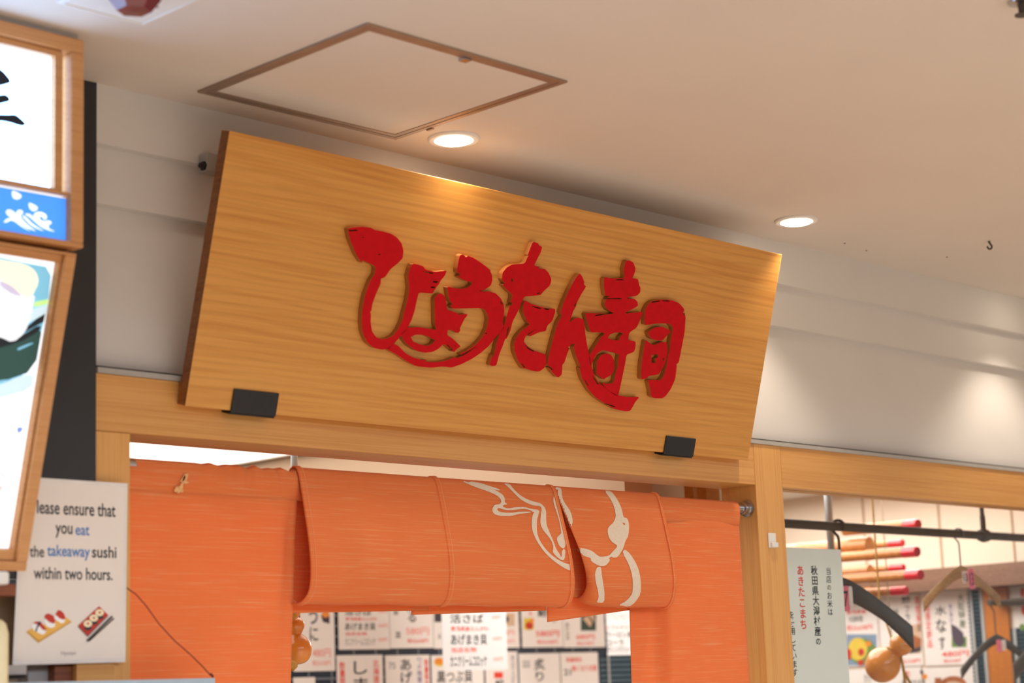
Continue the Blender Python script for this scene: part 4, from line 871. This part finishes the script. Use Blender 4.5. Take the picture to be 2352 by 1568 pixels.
paper(SD, (2322, 1347, 2352, 1373), 'small tag sheet above the dark shelf at the right edge', [(p_, 'rink', rect(2344, 1350, 2352, 1370), 0)])
paper(SD, (2328, 1388, 2420, 1466), 'menu sheet at the right edge below the dark shelf', [(p_, 'rink', ellipse(2353, 1400, 7, 12), 0), (p_, 'f_gr', ellipse(2348, 1440, 7, 8), 0)])
paper(SD, (2342, 1498, 2430, 1660), 'lower white sheet at the right edge of the window', [])
# blinds
def blind(pl, b, label, pitch):
    u0, v0, u1, v1 = pl.box(b)
    t = thing('window_blind', label, 'blind', pl.p((u0+u1)/2, v0, 0))
    part('backing', MB().obox(pl.p(u0, v0, 0), pl.U*(u1-u0), pl.V*(v1-v0), pl.N*.001), M['slatgap'], t)
    n = int((v1-v0)/pitch); mb = MB()
    for i in range(n):
        z = v0+(i+.5)*pitch
        mb.obox(pl.p(u0, z-pitch*.3, .004), pl.U*(u1-u0), pl.V*pitch*.52+pl.N*.006, pl.N*.001)
    part('slats', mb, M['slat'], t)
    for f in (.15, .75):
        part('tape', MB().obox(pl.p(u0+(u1-u0)*f, v0, .0115), pl.U*.012, pl.V*(v1-v0), pl.N*.001), M['tape'], t)
blind(BK, (1378, 1496, 1480, 1700), 'grey blue slatted blind beside the right curtain panel', .020)
blind(SD, (2236, 1354, 2276, 1700), 'blue slatted blind between the eggplant sheet and the orange post', .014)
blind(SD, (2330, 1440, 2400, 1700), 'blue slatted blind at the right edge, beyond the orange post', .014)
# orange post and dark shelf by the far wall
u0, v0, u1, v1 = SD.box((2272, 1380, 2330, 1700))
solo('wooden_post', MB().box(XS-.014, -u1, 0, XS-.001, -u0, zbm0-.001), M['orangepost'], 'broad orange wooden post behind the hangers, right of the blue blind', 'post')
u0, v0, u1, v1 = SD.box((2300, 1374, 2420, 1385))
solo('shelf', MB().box(XS-.06, -u1, 1.6+v0, XS-.0145, -u0, 1.6+v1), M['dark'], 'dark shelf edge on the far wall at the right edge of the window', 'shelf')

# ---- rail with hangers behind the window glass
RY = D+.30
r0, r1 = at(1802, 1199.5, 1, RY), at(2352, 1237, 1, RY)
RZ = (r0.z+r1.z)/2
rail = thing('hanging_rail', 'dark iron pipe rail running behind the window', 'rail', ((r0.x+r1.x)/2, RY, RZ))
RR = .0125
part('pipe', MB().tube([(C_+.002, RY, RZ), (5.94, RY, RZ)], RR, 20), M['iron'], rail, smooth=True)
fx = at(2260, 1233, 1, RY)[0]
part('fitting', MB().lathe((fx-.022, RY, RZ), (1, 0, 0), [(.0127, 0), (.018, .004), (.021, .022), (.018, .040), (.0127, .044)], 20), M['iron'], rail, smooth=True)
part('drop_pipe', MB().tube([(fx, RY, RZ+.015), (fx, RY, RZ+.06), (fx, RY, RZ+.0605), (fx, RY, ZI-.001)], [.0085, .0085, .0068, .0068], 14), M['iron'], rail, smooth=True)
def hook_pts(c, d, r, drop, a0=-40):
    """hook over the rail, d = sideways direction of its plane"""
    pts = [c + d*r*math.cos(a)+Vector((0, 0, r*math.sin(a))) for a in [math.radians(a0+k*(220-a0+0)/14) for k in range(15)]]
    e = pts[-1]
    pts += [c - d*r*.55+Vector((0, 0, -r*.95)), c - d*r*.1+Vector((0, 0, -r*1.5)), c+Vector((0, 0, -r*2.0)), c+Vector((0, 0, -drop))]
    return pts
def hanger(cx, cz, d, span, mats, label, hookmat, tall, thick, bend, tagtxt, n=14, wire=.0018):
    t = thing('clothes_hanger', label, 'hanger', (cx, RY, cz-.16), 'clothes hangers behind the window')
    d = Vector(d).normalized(); nrm = d.cross(Vector((0, 0, 1)))
    c = Vector((cx, RY, RZ))
    part('hook', MB().tube(hook_pts(c+Vector((0, 0, .0)), d, RR+wire+.0008, RZ-cz+.012), wire, 10), M[hookmat], t, smooth=True)
    mb = MB(); top, bot = [], []
    N = 24; vs = []
    for i in range(N+1):
        s = -1+2*i/N; a = abs(s)
        z = cz - .012*a - .145*a**1.35*(span/.4)
        hgt = tall*(1-.3*a+.9*max(0, a-.6))
        th = thick*(.8+.5*a)
        p = Vector((cx, RY, z))+d*s*span/2 + (-nrm if nrm.dot(RGT) < 0 else nrm)*(bend*a*a)
        for (ox, oz) in ((-1, 0), (-.75, .35), (.75, .35), (1, 0), (.8, -.7), (0, -1), (-.8, -.7)):
            vs.append(p+nrm*ox*th/2+Vector((0, 0, oz*hgt*.6)))
    k = 7
    fs = [(i*k+j, i*k+(j+1) % k, (i+1)*k+(j+1) % k, (i+1)*k+j) for i in range(N) for j in range(k)]+[tuple(range(k)), tuple(N*k+j for j in reversed(range(k)))]
    part('body', mb.add(vs, fs), M[mats], t, smooth='fix')
    return t, d, nrm
def tagpart(t, c, dx, w, hh, mat, txt):
    """number tag hanging at c, facing the viewer"""
    dx = Vector(dx).normalized()
    pl = Plane(c, dx, (0, 0, 1))
    P = [(x*w/2, y*hh/2) for x, y in ((-.7, -1), (.7, -1), (1, -.8), (1, .8), (.7, 1), (-.7, 1), (-1, .8), (-1, -.8))]
    g = part('number_tag', MB().shape(pl, (P, [tuple(range(8))]), 0, .0015), M[mat], t, ('pink' if mat == 'tag' else 'white')+' number tag')
    if txt:
        mb = MB(); letters(mb, pl, txt, (-w*.32, -hh*.32, w*.32, hh*.3), .0006, .01); part('number', mb, M['ink'], g)
h13 = at(2207, 1305, 1, RY); hd13 = (.62, -.78, 0)
t, d, nr = hanger(h13.x, h13.z, hd13, .225, 'hang', 'wooden hanger with number 13 tags on the dark rail', 'hooksteel', .046, .012, .045, '13', wire=.0024)
fx_, fy_ = Vector((RGT.x, RGT.y, 0)).normalized(), Vector((FWD.x, FWD.y, 0)).normalized()
tagpart(t, Vector((h13.x, RY, h13.z-.028))-fy_*.034+fx_*.004, fx_, .018, .036, 'tagw', '13')
tagpart(t, Vector((h13.x, RY, h13.z-.034))-fy_*.040+fx_*.020, fx_+fy_*.35, .020, .060, 'tag', '13')
h7 = at(1936, 1338, 1, RY); 
hx7 = at(1918, 1200, 1, RY)[0]
t, d, nr = hanger(hx7+.012, h7.z, (.5, -.86, 0), .36, 'dark', 'dark hanger with a pink number 7 tag beside the rice notice', 'iron', .078, .03, .03, '7', wire=.0042)
tagpart(t, Vector((hx7+.012, RY, h7.z-.045))-fy_*.042+fx_*.002, fx_, .020, .068, 'tag', '7')
tagpart(t, Vector((hx7+.012, RY, h7.z-.04))-fy_*.040+fx_*.016, fx_+fy_*.5, .012, .055, 'tagw', '')
def plainhanger(px, py, y, label, d, span):
    global RY, RZ
    c = at(px, py, 1, y); o = (RY, RZ); RY, RZ = y, c.z+.11
    r = hanger(c.x, c.z, d, span, 'dark', label, 'iron', .04, .018, .02, '', wire=.002)[0]
    tagpart(r, Vector((c.x, y, c.z-.03))-fy_*.03, fx_, .016, .04, 'tag', ''); tagpart(r, Vector((c.x, y, c.z-.028))-fy_*.028+fx_*.016, fx_, .014, .034, 'tagw', '')
    RY, RZ = o
rail2 = at(2290, 1384, 1, 3.32)
plainhanger(2288, 1462, 3.32, 'dark hanger with blank pink and white tags before the orange post', (.75, -.66, 0), .26)
solo('hanging_rail', MB().tube([(rail2.x-.05, 3.32, at(2288, 1462, 1, 3.32)[2]+.11), (rail2.x+.19, 3.32, at(2288, 1462, 1, 3.32)[2]+.11)], .009, 14), M['iron'], 'short dark rail farther inside, carrying the hanger before the orange post', 'rail', smooth=True)
hl = at(2440, 1436, 1, RY)
hanger(hl.x, hl.z, (.55, -.83, 0), .32, 'dark', 'dark hanger cut by the right edge of the photo', 'iron', .07, .03, .02, '', wire=.003)

# ---- rice notice
GY = D+.062
GP = YP(GY)
g0, g1 = GP.uv(1931, 1262), GP.uv(1951, 1568)
gx0 = C_+.004
ri = thing('rice_notice', 'pale green hanging notice with vertical black and red lettering behind the window', 'notice', GP.p((gx0+g0[0])/2, g1[1]-.1))
part('sheet', MB().obox(GP.p(gx0, g1[1]-.15, 0), GP.U*(g0[0]-gx0), GP.V*(g0[1]-g1[1]+.15), -GP.N*.0012), M['mint'], ri)
def column(txt, x0, y0, x1, y1, w, c, bold, label):
    a, b_ = GP.uv(x0, y0), GP.uv(x1, y1); hw = w/2/FPX*4.75/math.cos(.93)*1.0
    mb = MB(); n = len(txt); hgt = (a[1]-b_[1])/n
    for i, ch in enumerate(txt):
        V, F = glyph(ch, bold); s = i/n; u = a[0]+(b_[0]-a[0])*(i+.5)/n; vtop = a[1]-hgt*i; k = .78 if ch == 'の' else .98
        mb.shape(GP, ([(u+(x-.5)*hw*2*k, vtop-hgt/2+(y-.38)*hgt*k) for x, y in V], F), .0006)
    part('lettering', mb, M[c], ri, label)
column('当店のお米は', 1902, 1302, 1907, 1414, 13, 'ink', .004, 'black lettering')
column('秋田県大潟村産の', 1869, 1298, 1880, 1484, 16, 'ink', .016, 'bold black lettering')
column('あきたこまち', 1837, 1297, 1846, 1446, 17, 'rink', .016, 'bold red lettering')
column('を使用しています', 1817, 1402, 1826, 1553, 14, 'ink', .008, 'black lettering')

# ---- bamboo poles with red tips, lying one above another
def pole(px, py, y, r, L, label, tip=True, dirv=(.10, 1, .02), cut=0):
    e = at(px, py, 1, y); d = Vector(dirv).normalized()
    t = thing('bamboo_pole', label, 'pole', (e.x, y, e.z-r), 'bamboo poles hung behind the window')
    tl = .055 if tip else 0
    rs = [(r*.97, tl), (r, tl+.01)]
    x = tl+.01
    while x < L-.14:
        x += .13; rs += [(r*.98, x-.012), (r*1.06, x-.004), (r*1.06, x+.004), (r*.98, x+.012)]
    rs += [(r, L)]
    part('stem', MB().lathe(e, d, rs, 24), M['bamboo'], t, smooth=True)
    if tip: part('red_tip', MB().lathe(e, d, [(r*.9, 0), (r*1.03, .003), (r*1.03, tl)], 24), M['tip'], t, 'glossy red tip')
    return e, d
PO = [(2110, 1203, 3.30, .0165, .30, 'uppermost red tipped pole, half behind the dark rail'), (2108, 1266, 3.30, .0165, .34, 'bright red tipped pole just below the dark rail'), (2116, 1319, 3.30, .0165, .36, 'red tipped pole above the number 7 hanger, middle of the front stack'),
      (2074, 1246, 3.52, .0125, .5, 'thin pole with a dull red tip, behind under the rail'), (2076, 1303, 3.52, .0125, .5, 'thin pole whose pale tip shines, in the middle of the rear stack'), (2082, 1356, 3.42, .0145, .5, 'lowest red tipped pole above the hanging gourd')]
for px, py, y, r, L, lab in PO: pole(px, py, y, r, L, lab)
for k, (px, py, y, r, L, lab) in enumerate([(1998, 1252, 3.52, .029, .55, 'thick untipped bamboo pole running left behind the rice notice'), (2000, 1314, 3.62, .026, .5, 'thick untipped bamboo pole below the thickest one'), (2004, 1362, 3.62, .024, .5, 'lowest thick untipped bamboo pole behind the rice notice')]):
    pole(px, py, y, r, L, lab, False, (.0, 1, .0))
sp0 = at(2008, 1170, 1, 3.5); sp1 = at(2022, 1490, 1, 3.5)
solo('string', MB().tube([(sp0.x, 3.47, ZI-.002), (sp0.x, 3.47, sp1.z+.02)], .0018, 8), M['string'], 'thin string hanging among the bamboo poles', 'string')
# ---- gourds
def gourd(c, ax, s, label, cords):
    """bottle gourd; c centre of the big bulb, ax from big bulb to small bulb, s = radius of the big bulb"""
    t = thing('gourd', label, 'gourd', Vector(c)-Vector((0, 0, s)), 'dried bottle gourds')
    prof = [(0, -1.0), (.3, -.96), (.62, -.8), (.86, -.5), (.98, -.15), (1.0, .1), (.93, .42), (.76, .7), (.56, .92), (.44, 1.06), (.42, 1.14), (.5, 1.28), (.62, 1.48), (.67, 1.7), (.62, 1.93), (.46, 2.13), (.24, 2.26), (.11, 2.34), (.08, 2.48), (.07, 2.58)]
    part('body', MB().lathe(c, ax, [(r*s, h*s) for r, h in catmull(prof, 3)], 40), M['gourd'], t, smooth=True)
    for P, r in cords: part('cord', MB().tube(P, r, 10), M['cord'], t, smooth=True)
    return t
gy = 3.25
gc = at(2027, 1527, 1, gy); px2m = (gc-CAM).dot(FWD)/FPX
ga = (fx_*.55+Vector((0, 0, .62))-fy_*.45)
gs = 40*px2m
nk = gc+ga.normalized()*gs*1.1
rg = [nk+ (fx_*math.cos(a)*.8+Vector((0, 0, -1))*math.cos(a)*.5+fy_*math.sin(a)*1.0)*gs*.50 for a in [math.pi*2*k/16 for k in range(17)]]
topc = at(2020, 1380, 1, gy)
gourd(gc, ga, gs, 'dried gourd hanging by a yellow cord behind the window', [(rg, .003), ([(nk.x-.012, gy-.05, nk.z+.015), (topc.x, gy, topc.z), (topc.x, gy, ZI-.002)], .0028), ([nk+fx_*gs*.3, nk+fx_*gs*.45+Vector((0, 0, -.05)), nk+fx_*gs*.5+Vector((0, 0, -.16))], .004), ([nk+fx_*gs*.4+Vector((0, 0, -.05)), nk+fx_*gs*.75+Vector((0, 0, -.09)), nk+fx_*gs*.8+Vector((0, 0, -.16))], .004)])
gy = 3.12
gc = at(684, 1492, 1, gy); px2m = (gc-CAM).dot(FWD)/FPX; gs = 33*px2m
bx0 = at(655, 1480, 1, gy-.035)
gourd(gc, (-.12, 0, 1), gs, 'varnished gourd beside the left curtain panel, the large one below', [])
gc2 = at(668, 1400, 1, gy-.02)
gourd(gc2+Vector((0, 0, 0)), (.1, .1, 1), 24*px2m, 'smaller varnished gourd bulb half hidden by the left curtain panel', [])
tr = thing('straw_rope', 'knotted straw rope with the gourds, beside the left curtain panel', 'rope', (bx0.x, gy-.04, bx0.z-.2))
part('rope', MB().tube([bx0+Vector((0, -.0, .17)), bx0+Vector((.001, 0, .05)), bx0+Vector((.0, 0, -.04)), bx0+Vector((.003, 0, -.22))], [.008, .009, .009, .012], 12), M['cord'], tr, smooth=True)
for dz in (.058, -.042):
    part('knot', MB().tube([bx0+Vector((-.016, -.006, dz)), bx0+Vector((0, -.013, dz+.004)), bx0+Vector((.014, -.008, dz)), bx0+Vector((.018, .004, dz-.006))], [.007, .009, .009, .006], 10), M['cord'], tr, smooth=True)
bpy.data.objects.remove(_fo); bpy.data.curves.remove(_fc)
